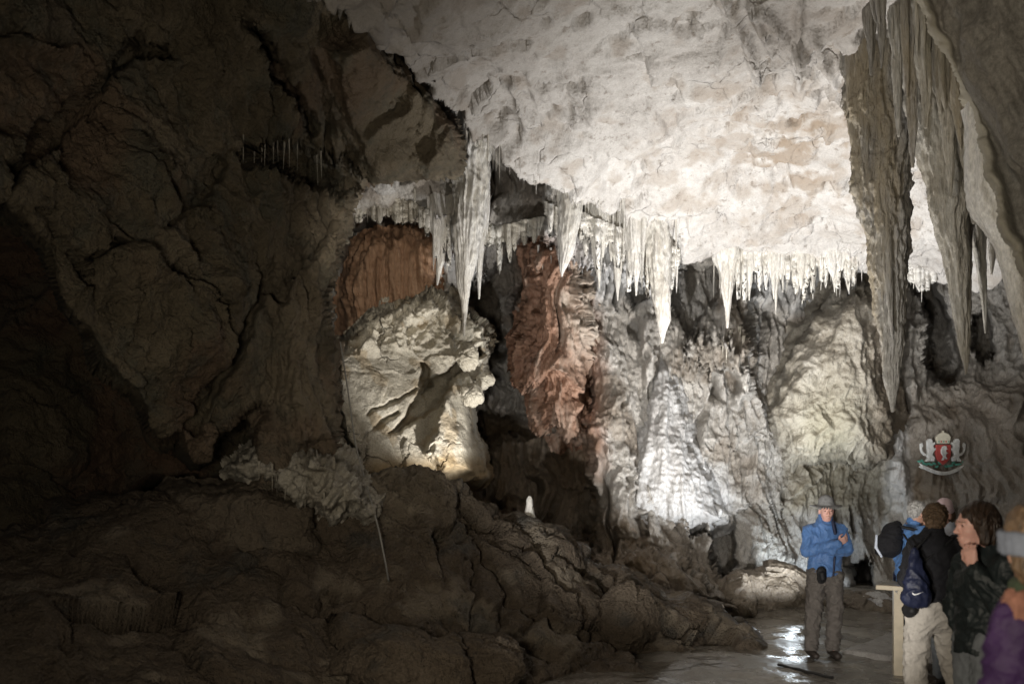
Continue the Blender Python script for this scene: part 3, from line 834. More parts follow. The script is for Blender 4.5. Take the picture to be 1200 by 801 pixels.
    def sdet(V, N, PX, PY):
        a = PX * .5 + PY * 1.0; c = PX - PY * .52
        r = perlin(np.stack([c * .022, a * .004, 0 * PX], -1)); r2 = perlin(np.stack([c * .07, a * .010, 0 * PX + 4], -1))
        return V + N * (.22 * r + .06 * r2 + .12 * fbm(V * 1.2, 4) + .03 * fbm(V * 6, 4) + .01 * fbm(V * 25, 2))[..., None]
    o = relief('rock_drapery', 1030, 1480, -160, 470, 1.9, lambda a, b: slabdepth(a, b)[0], sdet, M_SLAB, lambda a, b: slabdepth(a, b)[1] < 3,
               {'pale': lambda a, b, V: sstep(-16, -7, slabdepth(a, b)[1]) * .9})  # rim light painted in as a pale band along the edge
    tag(o, 'smooth grey brown rock drapery with a pale lit rim hanging in the upper right corner', 'rock drapery')
# ------------------------------------------------------------------ stalactites
def stal_mesh(prof, Y, seg=40, row=2.0, flute=.16, k=5.0, fine=.05, seed=0, squash=.85, up=.5, drip=0.0, tip=True):
    """solid of revolution from a photo outline [(py, left, right)...] at distance Y, fluted and lumpy; returns verts, faces, base point"""
    prof = np.asarray(prof, float)
    ys = np.arange(prof[0, 0], prof[-1, 0], row); ys = np.append(ys, prof[-1, 0])
    Lf = np.interp(ys, prof[:, 0], prof[:, 1]); R = np.interp(ys, prof[:, 0], prof[:, 2])
    if up:                                                   # run on up into the rock it hangs from
        n = 5; ys = np.concatenate([ys[0] - np.linspace(up * F / Y, 8, n), ys]); Lf = np.concatenate([np.full(n, Lf[0]), Lf]); R = np.concatenate([np.full(n, R[0]), R])
    cx = (Lf + R) / 2; r = (R - Lf) / 2 / F * Y
    zc = EYE + (HY - ys) / F * Y; xc = (cx - CX) / F * Y
    wob = .25 * r * perlin(np.stack([zc * 1.7, 0 * zc + seed, 0 * zc], -1))
    th = np.linspace(0, 2 * np.pi, seg, endpoint=False)
    TH, ZC = np.meshgrid(th, zc)
    XC = (xc + wob)[:, None]; RR = r[:, None]
    u = np.stack([np.cos(TH) * k * .5, np.sin(TH) * k * .5, ZC * .55 + seed * 3.1], -1)
    fl = ridged(u, 3) - .5
    lump = fbm(np.stack([np.cos(TH) * 1.2, np.sin(TH) * 1.2, ZC * 2.6 + seed], -1), 4)
    fi = fbm(np.stack([np.cos(TH) * RR * 14, np.sin(TH) * RR * 14, ZC * 9 + seed], -1), 3)
    t = ZC * 2.1 + .7 * lump; fr = t - np.floor(t)
    rr = RR * (1 + flute * 1.6 * fl + .16 * lump + fine * 2 * fi + drip * sstep(0, .15, fr) * (1 - fr))
    V = np.stack([XC + np.cos(TH) * rr, Y + np.sin(TH) * rr * squash, ZC + 0 * rr], -1).reshape(-1, 3)
    ny = len(ys); idx = np.arange(ny * seg).reshape(ny, seg)
    nx = np.roll(idx, -1, 1)
    q = np.stack([idx[:-1], nx[:-1], nx[1:], idx[1:]], -1).reshape(-1, 4)[:, ::-1]
    base = np.array([xc[0], Y, zc[0]])
    # close the tip
    V = np.concatenate([V, [[xc[-1], Y, zc[-1] - r[-1] * .6]]]); tipi = len(V) - 1
    cap = np.stack([idx[-1], nx[-1], np.full(seg, tipi), np.full(seg, tipi)], -1)[:, ::-1]
    return V - base, q, cap[:, 1:], base


def add_mesh(name, parts, mat, loc=(0, 0, 0), parent=None):
    me = bpy.data.meshes.new(name)
    vs, fs, n = [], [], 0
    for V, q, c in parts:
        vs += [tuple(v) for v in V]
        fs += [tuple(int(i) + n for i in f) for f in q] + [tuple(int(i) + n for i in f) for f in c]
        n += len(V)
    me.from_pydata(vs, [], fs)
    for p in me.polygons: p.use_smooth = True
    me.update()
    o = link(name, me, mat, parent); o.location = loc
    return o


def stal(name, prof, Y, mat, label, cat='stalactite', group=None, ribs=0, grow=1.0, **kw):
    full = prof
    prof = [(y, (a + d) / 2 - (d - a) / 2 * grow, (a + d) / 2 + (d - a) / 2 * grow) for y, a, d in prof]
    V, q, c, base = stal_mesh(prof, Y, **kw)
    parts = [(V, q, c)]
    R = random.Random(kw.get('seed', 0))
    ys = [p[0] for p in prof]; w0 = full[0][2] - full[0][1]
    for k in range(ribs):                                   # thinner spikes fused to the flanks
        f = -1 + 2 * (k + R.random()) / ribs
        y1 = ys[0] + (ys[-1] - ys[0]) * (.25 + .55 * R.random() * (1.15 - abs(f)))
        wr = w0 * R.uniform(.09, .17); pr = []
        for t in (0, .3, .6, .85, 1):
            y = ys[0] + (y1 - ys[0]) * t
            l = np.interp(y, ys, [p[1] for p in full]); r = np.interp(y, ys, [p[2] for p in full])
            cx = (l + r) / 2 + f * max((r - l) / 2, w0 * (.42 if grow < .7 else .22)) * .85
            w = wr * (1, .95, .75, .45, .12)[int(t * 4.01 + .01) if t < .8 else (3 if t < .9 else 4)]
            pr.append((y, cx - w, cx + w))
        V2, q2, c2, b2 = stal_mesh(pr, Y - .10 * (1 - f * f) * w0 / 40, seg=18, row=3, flute=.15, k=3, seed=k + 3.3 * kw.get('seed', 0), up=kw.get('up', .5))
        parts.append((V2 + b2 - base, q2, c2))
    o = add_mesh(name, parts, mat, base)
    return tag(o, label, cat, group)


def curtain(name, rim, L, mat, label, seed, base=6, sc=.11, group=None):
    """sheet of stalactites grown together: the flutes of the sheet run out into its teeth"""
    rim = np.asarray(rim, float)
    xs = np.arange(rim[0, 0], rim[-1, 0], .55); top = np.interp(xs, rim[:, 0], rim[:, 1]); Y = np.interp(xs, rim[:, 0], rim[:, 2])
    n = ridged(np.stack([xs * sc, 0 * xs + seed, 0 * xs], -1), 2)
    big = .55 + .9 * np.abs(perlin(np.stack([xs * .028, 0 * xs + seed * 2.2, 0 * xs], -1))) * 1.6
    sp = np.clip((n - .30) / .62, 0, 1) ** 1.7
    ends = sstep(0, 9, xs - rim[0, 0]) * sstep(0, 9, rim[-1, 0] - xs)
    ln = (base + L * sp * np.clip(big, .3, 1.25)) * (.15 + .85 * ends)
    v = np.linspace(0, 1, 46)[:, None]
    PX = xs[None] + 2.0 * perlin(np.stack([v * 1.7 + 0 * xs[None], xs[None] * .05 + 0 * v, seed + 0 * v + 0 * xs[None]], -1)) * v
    PY = top[None] - 14 + v * (14 + ln[None])
    D = Y[None] - .22 * n[None] * (1 - .3 * v) + .05 * perlin(np.stack([PX * .3, PY * .02, 0 * PX], -1)) + .05 * fbm(np.stack([PX * .1, PY * .1, 0 * PX + seed], -1), 3)
    V = P(PX, PY, D)
    o = grid_mesh(name, V, mat, rock=False)
    md = o.modifiers.new('thickness', 'SOLIDIFY'); md.thickness = .07; md.offset = 0
    return tag(o, label, 'drapery', group)


BVH = None


def build_bvh():
    global BVH
    vs, fs, n = [], [], 0
    for V, q in ROCK:
        vs.append(V); fs.append(q + n); n += len(V)
    V = np.concatenate(vs); Q = np.concatenate(fs)
    BVH = BVHTree.FromPolygons(V.tolist(), Q.tolist())


def hit(px, py, y0=.5):
    """first rock seen through this photo point"""
    d = Vector(P(px, py, 1.0) - CAM); 
    r = BVH.ray_cast(Vector(CAM) + d * y0, d.normalized())
    return None if r[0] is None else (np.array(r[0]), np.array(r[1]))


def overhead(p, far=1.2):
    r = BVH.ray_cast(Vector(p), Vector((0, 0, 1)), far)
    return None if r[0] is None else r[0].z


def build_great():
    stal('great_stalactite', [(84, 993, 1058), (130, 995, 1060), (170, 998, 1062), (230, 1008, 1062), (280, 1016, 1062), (324, 1021, 1060), (392, 1033, 1058), (445, 1037, 1053), (470, 1042, 1049), (482, 1044, 1047)], 8.6, M_GREYST,
         'thickest and longest grey column stalactite, yellowed on its left side', seg=110, flute=.20, k=5.0, fine=.07, seed=1, up=1.6, row=1.4, ribs=6, grow=1.04)
    stal('stalactite', [(40, 1052, 1098), (100, 1064, 1104), (150, 1072, 1112), (200, 1083, 1122), (230, 1089, 1130), (283, 1103, 1134), (330, 1113, 1135), (365, 1118, 1136), (399, 1122, 1136), (425, 1129, 1135), (438, 1131, 1133)], 8.0, M_YELL,
         'long cream spear stalactite just right of the great column', seg=72, flute=.18, k=4.0, seed=4, up=1.2, row=1.6, ribs=4, grow=1.1)
    stal('stalactite', [(236, 1128, 1142), (280, 1132, 1139), (340, 1132, 1138), (365, 1134, 1137), (376, 1135, 1136)], 8.3, M_YELL, 'thin yellow straw stalactite between the spear and the stout yellow one', seg=24, flute=.1, seed=6, up=.8)
    stal('stalactite', [(230, 1126, 1160), (262, 1134, 1156), (300, 1143, 1156), (340, 1148, 1156), (372, 1152, 1156), (390, 1154, 1155.5)], 8.5, M_YELL, 'stout yellow stalactite with a thin tip, right of the yellow straw', seg=32, flute=.15, seed=8, up=.8)
    stal('stalactite', [(255, 1148, 1172), (285, 1156, 1168), (305, 1158, 1166), (322, 1161, 1163)], 8.7, M_CALC, 'short pale stalactite between the yellow one and the rock drapery', seg=28, flute=.15, seed=9, up=.8)
    stal('stalactite', [(205, 1132, 1182), (250, 1142, 1186), (290, 1166, 1196), (330, 1178, 1203), (370, 1188, 1208), (400, 1196, 1209), (430, 1203, 1210), (448, 1206, 1208)], 6.7, M_CALC,
         'slanting white edged stalactite under the drapery at the right edge', seg=56, flute=.12, k=3, seed=11, up=.6)
    # ribs of the curtain at the top right
    for k, (pr, Y, sd) in enumerate([
            ([(0, 1020, 1040), (40, 1027, 1040), (66, 1031, 1036), (80, 1032, 1034)], 7.6, 21), ([(0, 1036, 1062), (60, 1042, 1060), (120, 1046, 1058), (160, 1051, 1055)], 7.9, 22),
            ([(10, 1052, 1082), (80, 1056, 1078), (150, 1062, 1076), (196, 1068, 1072)], 7.7, 23), ([(-10, 1066, 1100), (60, 1070, 1092), (110, 1078, 1094), (150, 1082, 1088)], 7.2, 24),
            ([(20, 1010, 1030), (60, 1016, 1026), (88, 1019, 1022)], 7.9, 25), ([(90, 1090, 1122), (150, 1100, 1124), (200, 1108, 1120), (232, 1112, 1115)], 7.5, 26),
            ([(110, 1112, 1140), (180, 1122, 1146), (230, 1132, 1150), (262, 1139, 1144)], 7.4, 27), ([(170, 1048, 1066), (230, 1056, 1066), (262, 1060, 1063)], 8.6, 28)]):
        stal('stalactite', pr, Y, M_YELL if k % 2 else M_GREYST, 'grey brown rib stalactite in the cluster above the spear, upper right', group='rib stalactites at the upper right', grow=.72, ribs=4, seg=40, flute=.3, k=5, fine=.1, seed=sd, up=1.0)
    # central white cluster
    stal('white_stalactite', [(176, 531, 572), (217, 533, 569), (245, 533, 565), (274, 533, 561), (303, 535, 556), (330, 537, 551), (350, 540.5, 548), (368, 542, 547), (386, 542.4, 545), (394, 543.2, 544.2)], 12.3, M_CALC,
         'tall fluted white stalactite with a long crooked tip above the pale slope', seg=96, flute=.30, k=6.5, fine=.03, seed=2, up=1.2, row=1.5, ribs=11, grow=1.15)
    stal('white_stalactite', [(205, 654, 682), (235, 655, 680), (265, 655, 678), (290, 656, 673), (305, 656, 667), (318, 657, 661), (324, 658, 659)], 12.0, M_CALC, 'short broad fluted white stalactite above the red flowstone', seg=72, flute=.3, k=6.5, seed=12, up=.8, ribs=9, grow=1.1)
    stal('white_stalactite', [(245, 755, 778), (275, 757, 781), (300, 759, 783), (330, 764, 784), (352, 767, 784), (372, 770, 783), (388, 773, 780), (402, 775.5, 777)], 12.3, M_CALC,
         'brilliant white fluted stalactite pointing down at the flowstone cone', seg=72, flute=.3, k=7, seed=14, up=1.0, ribs=8, grow=1.15)
    stal('white_stalactite', [(300, 836, 866), (316, 842, 860), (340, 845, 858), (362, 849, 856), (384, 851, 854)], 13.0, M_CALC, 'pale stalactite against the flowstone pillar under the ceiling lip', seg=40, flute=.25, seed=15, up=.6, ribs=6)
    for k, (pr, Y, sd) in enumerate([([(250, 500, 534), (280, 503, 530), (305, 507, 524), (334, 511, 514)], 12.7, 41), ([(246, 550, 574), (290, 553, 571), (325, 557, 566), (350, 560, 563)], 12.6, 42)]):
        stal('white_stalactite', pr, Y, M_CALC, ['bundle of white spikes left of the tall fluted stalactite', 'bundle of white spikes hugging the right side of the tall fluted stalactite'][k], grow=.55, seg=48, flute=.3, k=6, seed=sd, up=.7, ribs=9)
    for pr, Y, sd in [([(262, 686, 716), (300, 690, 712), (325, 698, 706), (338, 701, 703)], 12.35, 51), ([(266, 708, 738), (305, 713, 735), (335, 719, 729), (352, 723, 725)], 12.5, 52), ([(270, 730, 762), (310, 735, 757), (330, 741, 750), (346, 744, 747)], 12.3, 53)]:
        stal('white_stalactite', pr, Y, M_CALC, 'bundle of white spikes in the curtain left of the brilliant fluted stalactite', group='spike bundles of the white curtain', grow=.5, seg=48, flute=.3, k=6, seed=sd, up=.7, ribs=11)
    for pr, Y, sd in [([(296, 862, 896), (318, 868, 890), (340, 874, 882), (352, 877, 879)], 13.2, 61), ([(294, 894, 926), (322, 899, 919), (350, 905, 913), (368, 908, 910)], 13.15, 62), ([(294, 926, 958), (316, 931, 950), (340, 937, 944), (356, 939, 941)], 13.1, 63),
                      ([(294, 962, 996), (314, 968, 990), (330, 974, 982), (342, 977, 979)], 13.0, 64)]:
        stal('white_stalactite', pr, Y, M_CALC, 'bundle of white icicle spikes under the bright ceiling rim', group='spike bundles under the ceiling rim', grow=.42, seg=48, flute=.3, k=6, seed=sd, up=.5, ribs=10)
    curtain('stalactite_curtain', [(680, 262, 12.25), (720, 278, 12.4), (760, 290, 12.55), (796, 306, 12.7)], 58, M_CALC, 'dense white curtain of fused stalactites behind the spikes left of the brilliant one', 3.3)
    curtain('stalactite_curtain', [(640, 250, 12.6), (668, 262, 12.6), (694, 276, 12.55)], 44, M_CALC, 'narrow cream curtain of fused stalactites above the red flowstone', 5.1)
    curtain('stalactite_curtain', [(838, 306, 13.25), (900, 306, 13.25), (960, 304, 13.15), (1012, 306, 13.05)], 48, M_CALC, 'long fringe of fused white stalactites under the bright ceiling rim', 7.7)
    curtain('stalactite_curtain', [(496, 262, 12.75), (520, 268, 12.75), (536, 262, 12.8)], 58, M_CALC, 'small white curtain of fused stalactites left of the tall fluted one', 9.2)
    curtain('stalactite_curtain', [(556, 258, 12.8), (580, 280, 12.95), (612, 272, 13.1), (640, 268, 13.0)], 34, M_YELL, 'ragged beige curtain hanging over the dark hollow', 11.4)
    curtain('stalactite_curtain', [(404, 246, 12.9), (440, 240, 12.95), (480, 250, 12.9), (506, 262, 12.8)], 20, M_YELL, 'short ragged beige curtain along the arch above the alcove', 13.9)
    curtain('stalactite_curtain', [(1056, 322, 12.8), (1080, 326, 12.8), (1098, 328, 12.7)], 30, M_CALC, 'short pale curtain of stalactites between the great column and the spear', 15.5)
    # candles near the slope
    def candle(px, pyb, pyt, w, Y, label):
        V, q, c, b = stal_mesh([(pyt, px - .3 * w, px + .3 * w), (pyt + 4, px - .7 * w, px + .7 * w), ((pyt + pyb) / 2, px - w * .8, px + w * .8), (pyb, px - w * 1.2, px + w * 1.2)], Y, seg=28, row=1.0, flute=.45, k=3, fine=.12, seed=px, up=0, drip=.5)
        o = add_mesh('stalagmite', [(V, q, c)], M_CALC, b); tag(o, label, 'stalagmite', None)
    candle(621, 606, 581, 4.5, 9.75, 'small white stalagmite standing alone on the mound crest')


TOOTH = []


def build_teeth():
    """rows of small stalactites along the rims they hang from"""
    RT = random.Random(11)
    for s in range(10):
        vs, qs, cs, n = [], [], [], 0
        for j in range(1 if s < 3 else (2 if s < 7 else 3)):             # single, twin and triple spikes grown together
            L = 200 if j == 0 else RT.uniform(70, 150); w = 1 if j == 0 else RT.uniform(.45, .8)
            if s > 2: w *= .72
            x0 = 0 if j == 0 else RT.choice((-1, 1)) * RT.uniform(28, 52)
            bent = RT.uniform(-22, 22); blunt = 2 if RT.random() < .7 else 9
            prof = []
            for t, a in ((0, 50), (.12, 40), (.3, RT.uniform(22, 32)), (.5, RT.uniform(15, 22)), (.7, RT.uniform(10, 16)), (.88, RT.uniform(7, 10)), (1, blunt)):
                x = x0 * (1 - .35 * t) + bent * t * t
                prof.append((t * L, x - a * w, x + a * w))
            V, q, c, b = stal_mesh([(y * F / 200, a * F / 1000 + CX, d * F / 1000 + CX) for y, a, d in prof], 1.0, seg=12, row=42, flute=.22, k=4, seed=s * 1.7 + j, up=0, squash=.9, drip=.25)
            V = V + b - np.array([0, 1.0, EYE + HY / F])
            vs.append(V); qs.append(q + n); cs.append(c + n); n += len(V)
        TOOTH.append((np.concatenate(vs), np.concatenate(qs), np.concatenate(cs)))
    meshes = {}
    R = random.Random(5)

    def tooth(px, tip_py, Y, w, mat, label, group, maxlen=1.0, bury=.12):
        p = P(px, tip_py, Y)
        z = overhead(p, maxlen)
        if z is None: return False
        ln = z - p[2]
        if ln < .05: return False
        ln += bury
        s = R.randrange(10)
        key = (s, mat.name)
        if key not in meshes:
            V, q, c = TOOTH[s]
            o = add_mesh('small_stalactite', [(V, q, c)], mat); meshes[key] = o.data
        else:
            o = bpy.data.objects.new('small_stalactite', meshes[key]); COL.objects.link(o)
        rad = w / F * Y
        o.location = (p[0], p[1], z + bury); o.scale = (rad / .05, rad / .05, ln / 1.0)
        o.rotation_euler = (R.uniform(-.04, .04), R.uniform(-.04, .04), R.uniform(0, 6.28))
        tag(o, label, 'stalactite', group)
        return True

    def row(pts, n, ln, w, mat, label, group, dY=(-.05, .25), maxlen=.9):
        """pts: (px, rim py, Y)"""
        pts = np.asarray(pts, float)
        t = np.concatenate([[0], np.cumsum(np.hypot(np.diff(pts[:, 0]), np.diff(pts[:, 1])))])
        got = 0
        for k in range(n):
            u = (k + R.random()) / n * t[-1]
            px = np.interp(u, t, pts[:, 0]) + R.uniform(-2, 2); py = np.interp(u, t, pts[:, 1]); Y = np.interp(u, t, pts[:, 2])
            L = ln[0] + (ln[1] - ln[0]) * R.random() ** 1.6 * min(1, max(.2, .72 + .9 * float(perlin(np.array([[px * .06, n * 1.7, .5]]))[0])))
            for tr in range(4):
                if tooth(px, py + L * (1 - .2 * tr), Y + R.uniform(*dY) - .12 * tr, R.uniform(*w), mat, label, group, maxlen): got += 1; break
        return got
    g1 = row([(840, 308, 13.2), (905, 308, 13.25), (960, 305, 13.15), (1008, 308, 13.05)], 64, (10, 68), (1.8, 4.6), M_CALC,
             'white icicle stalactite in the fringe under the bright ceiling rim above the dome', 'fringe under the bright ceiling rim')
    g2 = row([(690, 300, 12.3), (735, 305, 12.4), (758, 300, 12.4), (795, 300, 12.5)], 58, (24, 72), (2.2, 5.2), M_CALC,
             'white stalactite in the dense curtain between the two brightest ones', 'white curtain in the middle')
    g3 = row([(500, 290, 12.6), (530, 300, 12.5), (568, 290, 12.7)], 26, (14, 62), (1.6, 3.8), M_CALC,
             'small white stalactite hanging around the tall fluted one', 'fringe around the tall fluted stalactite')
    g4 = row([(548, 160, 10.2), (590, 186, 10.7), (640, 208, 11.2), (690, 230, 11.8), (735, 254, 12.3), (770, 276, 12.7)], 56, (10, 34), (1.1, 2.5), M_CEIL if False else M_CALC,
             'short thin stalactite along the slanting left rim of the ceiling', 'fringe along the slanting ceiling rim', dY=(-.3, .02))
    g5 = row([(415, 248, 12.9), (440, 240, 12.9), (470, 246, 12.8), (500, 255, 12.7)], 20, (6, 22), (1.0, 2.2), M_ARCH,
             'short stalactite on the pale arch above the alcove', 'fringe on the arch')
    g6 = row([(570, 300, 12.9), (610, 285, 13), (650, 300, 12.6)], 14, (8, 30), (1.2, 2.6), M_CALC,
             'thin stalactite above the dark hollow beside the red flowstone', 'fringe above the hollow')
    row([(690, 290, 12.35), (735, 298, 12.45), (758, 296, 12.4), (795, 298, 12.6)], 30, (14, 50), (.8, 1.7), M_CALC, 'thin straw among the spikes of the white curtain', 'straws in the white curtain')
    row([(836, 306, 13.1), (905, 306, 13.15), (960, 303, 13.05), (1008, 306, 12.95)], 30, (10, 46), (.8, 1.7), M_CALC, 'thin straw under the bright ceiling rim', 'straws under the ceiling rim')
    g7 = row([(285, 185, 8.2), (320, 182, 8.4), (360, 195, 8.8), (400, 215, 9.3)], 16, (6, 22), (.9, 2.0), M_ARCH,
             'dim brown stalactite under the ledge on the dark left wall', 'fringe on the dark left wall', maxlen=.35)
    g8 = row([(320, 60, 7.2), (345, 110, 7.8), (375, 155, 8.4)], 16, (6, 20), (.9, 2.0), M_ARCH,
             'dim brown stalactite along the steep rim high on the left wall', 'fringe high on the left wall', maxlen=.2)
    g9 = row([(300, 555, 7.9), (340, 585, 7.75), (385, 596, 7.7), (428, 594, 7.8)], 14, (4, 14), (1.0, 2.4), M_ARCH,
             'stubby drip on the ragged rim of the dripstone shelf', 'drips under the dripstone shelf', dY=(-.1, .3))
    g10 = row([(950, 522, 13.6), (985, 524, 13.5), (1010, 522, 13.6)], 10, (6, 16), (1.0, 2.0), M_DOME,
              'little ochre stalactite along the lower edge of the dome', 'fringe under the dome', dY=(-.3, .3))
    g11 = row([(1060, 325, 12.8), (1085, 330, 12.8)], 8, (6, 26), (1.4, 2.6), M_CALC, 'pale stalactite between the great column and the spear', 'fringe behind the great column')
    g12 = row([(800, 378, 13.2), (840, 400, 13.3), (880, 420, 13.4)], 12, (12, 36), (1.4, 3.0), M_ARCH, 'beige drip in the tier below the flowstone pillar', 'drips of the pillar tier', dY=(-.3, .3))
    print('teeth', g1, g2, g3, g4, g5, g6, g7, g8, g9, g10, g11, g12)
# ------------------------------------------------------------------ solid modelling for bodies and clothes
class Solid:
    """smooth unions of tapered limbs and ellipsoids, meshed as one continuous surface"""

    def __init__(s, lo, hi, h):
        s.o = np.array(lo, float); s.h = h
        s.n = np.ceil((np.array(hi) - s.o) / h).astype(int) + 1
        s.f = np.full(s.n, .5, np.float32)

    def _box(s, lo, hi):
        a = np.clip(np.floor((np.array(lo) - s.o) / s.h).astype(int), 0, s.n - 1); b = np.clip(np.ceil((np.array(hi) - s.o) / s.h).astype(int) + 1, 1, s.n)
        sl = tuple(slice(x, y) for x, y in zip(a, b))
        g = np.meshgrid(*[s.o[i] + s.h * np.arange(a[i], b[i]) for i in range(3)], indexing='ij')
        return sl, np.stack(g, -1).astype(np.float32)

    def _put(s, sl, d, k, sub=False):
        a = s.f[sl]
        if sub:
            hh = np.clip(.5 - .5 * (a + d) / k, 0, 1); s.f[sl] = a * (1 - hh) - d * hh + k * hh * (1 - hh)
        else:
            hh = np.clip(.5 + .5 * (d - a) / k, 0, 1); s.f[sl] = d * (1 - hh) + a * hh - k * hh * (1 - hh)

    def limb(s, a, ra, b, rb, k=.03, flat=None, sub=False):
        """tapered limb; flat=(axis, factor) squeezes the cross-section along an axis"""
        a = np.array(a, float); b = np.array(b, float); m = max(ra, rb) * 1.15 + k + .03
        sl, g = s._box(np.minimum(a, b) - m, np.maximum(a, b) + m)
        if g.size == 0: return
        ab = b - a; t = np.clip(((g - a) @ ab) / (ab @ ab + 1e-9), 0, 1)
        v = g - a - t[..., None] * ab
        if flat is not None:
            ax = np.array(flat[0], float); ax /= np.linalg.norm(ax)
            v = v + ((v @ ax) * (1 / flat[1] - 1))[..., None] * ax
        s._put(sl, np.sqrt((v * v).sum(-1)) - (ra + (rb - ra) * t), k, sub)

    def ball(s, c, r, k=.03, R=None, sub=False):
        c = np.array(c, float); r = np.array(r, float) * np.ones(3); m = r.max() + k + .03
        sl, g = s._box(c - m, c + m)
        if g.size == 0: return
        v = g - c
        if R is not None: v = v @ np.array(R)
        q = v / r; l = np.sqrt((q * q).sum(-1)); l2 = np.sqrt(((q / r) ** 2).sum(-1))
        s._put(sl, l * (l - 1) / (l2 + 1e-6), k, sub)

    def cut(s, point, normal):
        """keep what lies behind the plane"""
        g = np.meshgrid(*[s.o[i] + s.h * np.arange(s.n[i]) for i in range(3)], indexing='ij')
        d = sum((g[i] - point[i]) * normal[i] for i in range(3)) / np.linalg.norm(normal)
        s.f = np.maximum(s.f, d.astype(np.float32))

    def mesh(s):
        f = s.f; ins = f < 0
        n = np.array(f.shape) - 1
        c = [ins[dx:dx + n[0], dy:dy + n[1], dz:dz + n[2]] for dx in (0, 1) for dy in (0, 1) for dz in (0, 1)]
        tot = sum(x.astype(np.int8) for x in c)
        act = (tot > 0) & (tot < 8)
        ci = np.argwhere(act); idx = np.full(n, -1, np.int32); idx[act] = np.arange(len(ci))
        pos = np.zeros((len(ci), 3)); cnt = np.zeros(len(ci))
        for ax in range(3):
            u, v = [a for a in range(3) if a != ax]
            for du in (0, 1):
                for dv in (0, 1):
                    o = np.zeros(3, int); o[u] = du; o[v] = dv; e = o.copy(); e[ax] = 1
                    fa = f[tuple((ci + o).T)]; fb = f[tuple((ci + e).T)]
                    x = (fa < 0) != (fb < 0)
                    t = np.where(x, fa / np.where(fa == fb, 1, fa - fb), 0)
                    p = o + t[:, None] * (e - o)
                    pos[x] += p[x]; cnt[x] += 1
        V = s.o + (ci + pos / np.maximum(cnt, 1)[:, None]) * s.h
        Q = []
        for ax in range(3):
            u, v = [(1, 2), (2, 0), (0, 1)][ax]
            sl0 = [slice(1, -1)] * 3; sl1 = [slice(1, -1)] * 3
            sl0[ax] = slice(0, -1); sl1[ax] = slice(1, None)
            a = ins[tuple(sl0)]; b = ins[tuple(sl1)]
            for sign in (0, 1):
                w = np.argwhere((a & ~b) if sign else (~a & b))
                off = np.ones(3, int); off[ax] = 0
                w = w + off
                eu = np.zeros(3, int); eu[u] = 1; ev = np.zeros(3, int); ev[v] = 1
                q = np.stack([idx[tuple((w - eu - ev).T)], idx[tuple((w - ev).T)], idx[tuple(w.T)], idx[tuple((w - eu).T)]], -1)
                Q.append(q if sign else q[:, ::-1])
        return V, np.concatenate(Q)


def solid_obj(name, s, mat, parent=None, wrinkle=0.0, wscale=(9, 9, 7), seed=0, fine=0.0, origin=None):
    V, Q = s.mesh()
    if origin is not None: V = V - np.array(origin)
    me = mesh_np(name, V, Q)
    if wrinkle or fine:
        N = np.empty(len(V) * 3, np.float32); me.vertices.foreach_get('normal', N); N = N.reshape(-1, 3)
        w = fbm(V * 1.5 + seed, 2)[:, None] * .25
        d = wrinkle * (ridged((V + w) * np.array(wscale) + seed * 3.7, 3) - .45) * 1.6 + fine * fbm(V * 40 + seed, 2)
        me.vertices.foreach_set('co', np.ascontiguousarray(V + N * d[:, None], np.float32).ravel()); me.update()
    return link(name, me, mat, parent)


def Rz(a):
    c, s_ = math.cos(a), math.sin(a)
    return np.array([[c, -s_, 0], [s_, c, 0], [0, 0, 1.0]])


def Ry(a):
    c, s_ = math.cos(a), math.sin(a)
    return np.array([[c, 0, s_], [0, 1, 0], [-s_, 0, c]])


class Head:
    """head frame: x forward, y left, z up; yaw 0 looks along +X"""

    def __init__(h, c, yaw, pitch=0.0, sc=.93):
        h.c = np.array(c, float); h.R = Rz(yaw) @ Ry(pitch); h.sc = sc

    def p(h, x, y, z): return h.c + h.R @ (np.array([x, y, z]) * h.sc)

    def ball(h, s, c, r, k, sub=False): s.ball(h.p(*c), np.array(r) * h.sc, k, h.R, sub)

    def limb(h, s, a, ra, b, rb, k, sub=False): s.limb(h.p(*a), ra * h.sc, h.p(*b), rb * h.sc, k, None, sub)

    def skull(h, s, smile=False):
        h.ball(s, (-.012, 0, .035), (.097, .077, .089), .02)
        h.ball(s, (.028, 0, -.032), (.062, .059, .085), .03)
        h.ball(s, (.052, 0, -.098), (.030, .034, .024), .03)
        for q in (-1, 1):
            h.ball(s, (.052, q * .036, -.028), (.028, .024, .026), .02)
            h.ball(s, (-.006, q * .077, -.012), (.020, .009, .032), .008)
            h.ball(s, (.100, q * .032, .004), (.014, .018, .012), .012, True)
            h.ball(s, (.098, q * .013, -.036), (.010, .009, .008), .006)
            h.ball(s, (.078, q * .033, .004), (.014, .014, .011), .006)
        h.ball(s, (.082, 0, .024), (.015, .048, .010), .015)
        h.limb(s, (.086, 0, .008), .009, (.110, 0, -.032), .0115, .012)
        h.ball(s, (.089, 0, -.066), (.012, .023, .006), .006)
        h.ball(s, (.087, 0, -.078), (.011, .019, .006), .006)
        h.ball(s, (.100, 0, -.072), (.010, .021, .0022), .004, True)

    def features(h, body, mats):
        """eyes and brows as small parts"""
        for q in (-1, 1):
            bm = bmesh.new(); bmesh.ops.create_uvsphere(bm, u_segments=12, v_segments=8, radius=.0105 * h.sc)
            me = bpy.data.meshes.new('eye'); bm.to_mesh(me); bm.free()
            o = link('eye', me, mats['eye'], body); o.location = h.p(.0815, q * .033, .004) - h.org
            s = Solid(h.p(.09, q * .033, .02) - .05, h.p(.09, q * .033, .02) + .05, .003)
            h.limb(s, (.096, q * .012, .024), .0045, (.084, q * .052, .022), .003, .004)
            solid_obj('eyebrow', s, mats['brow'], body, origin=h.org)


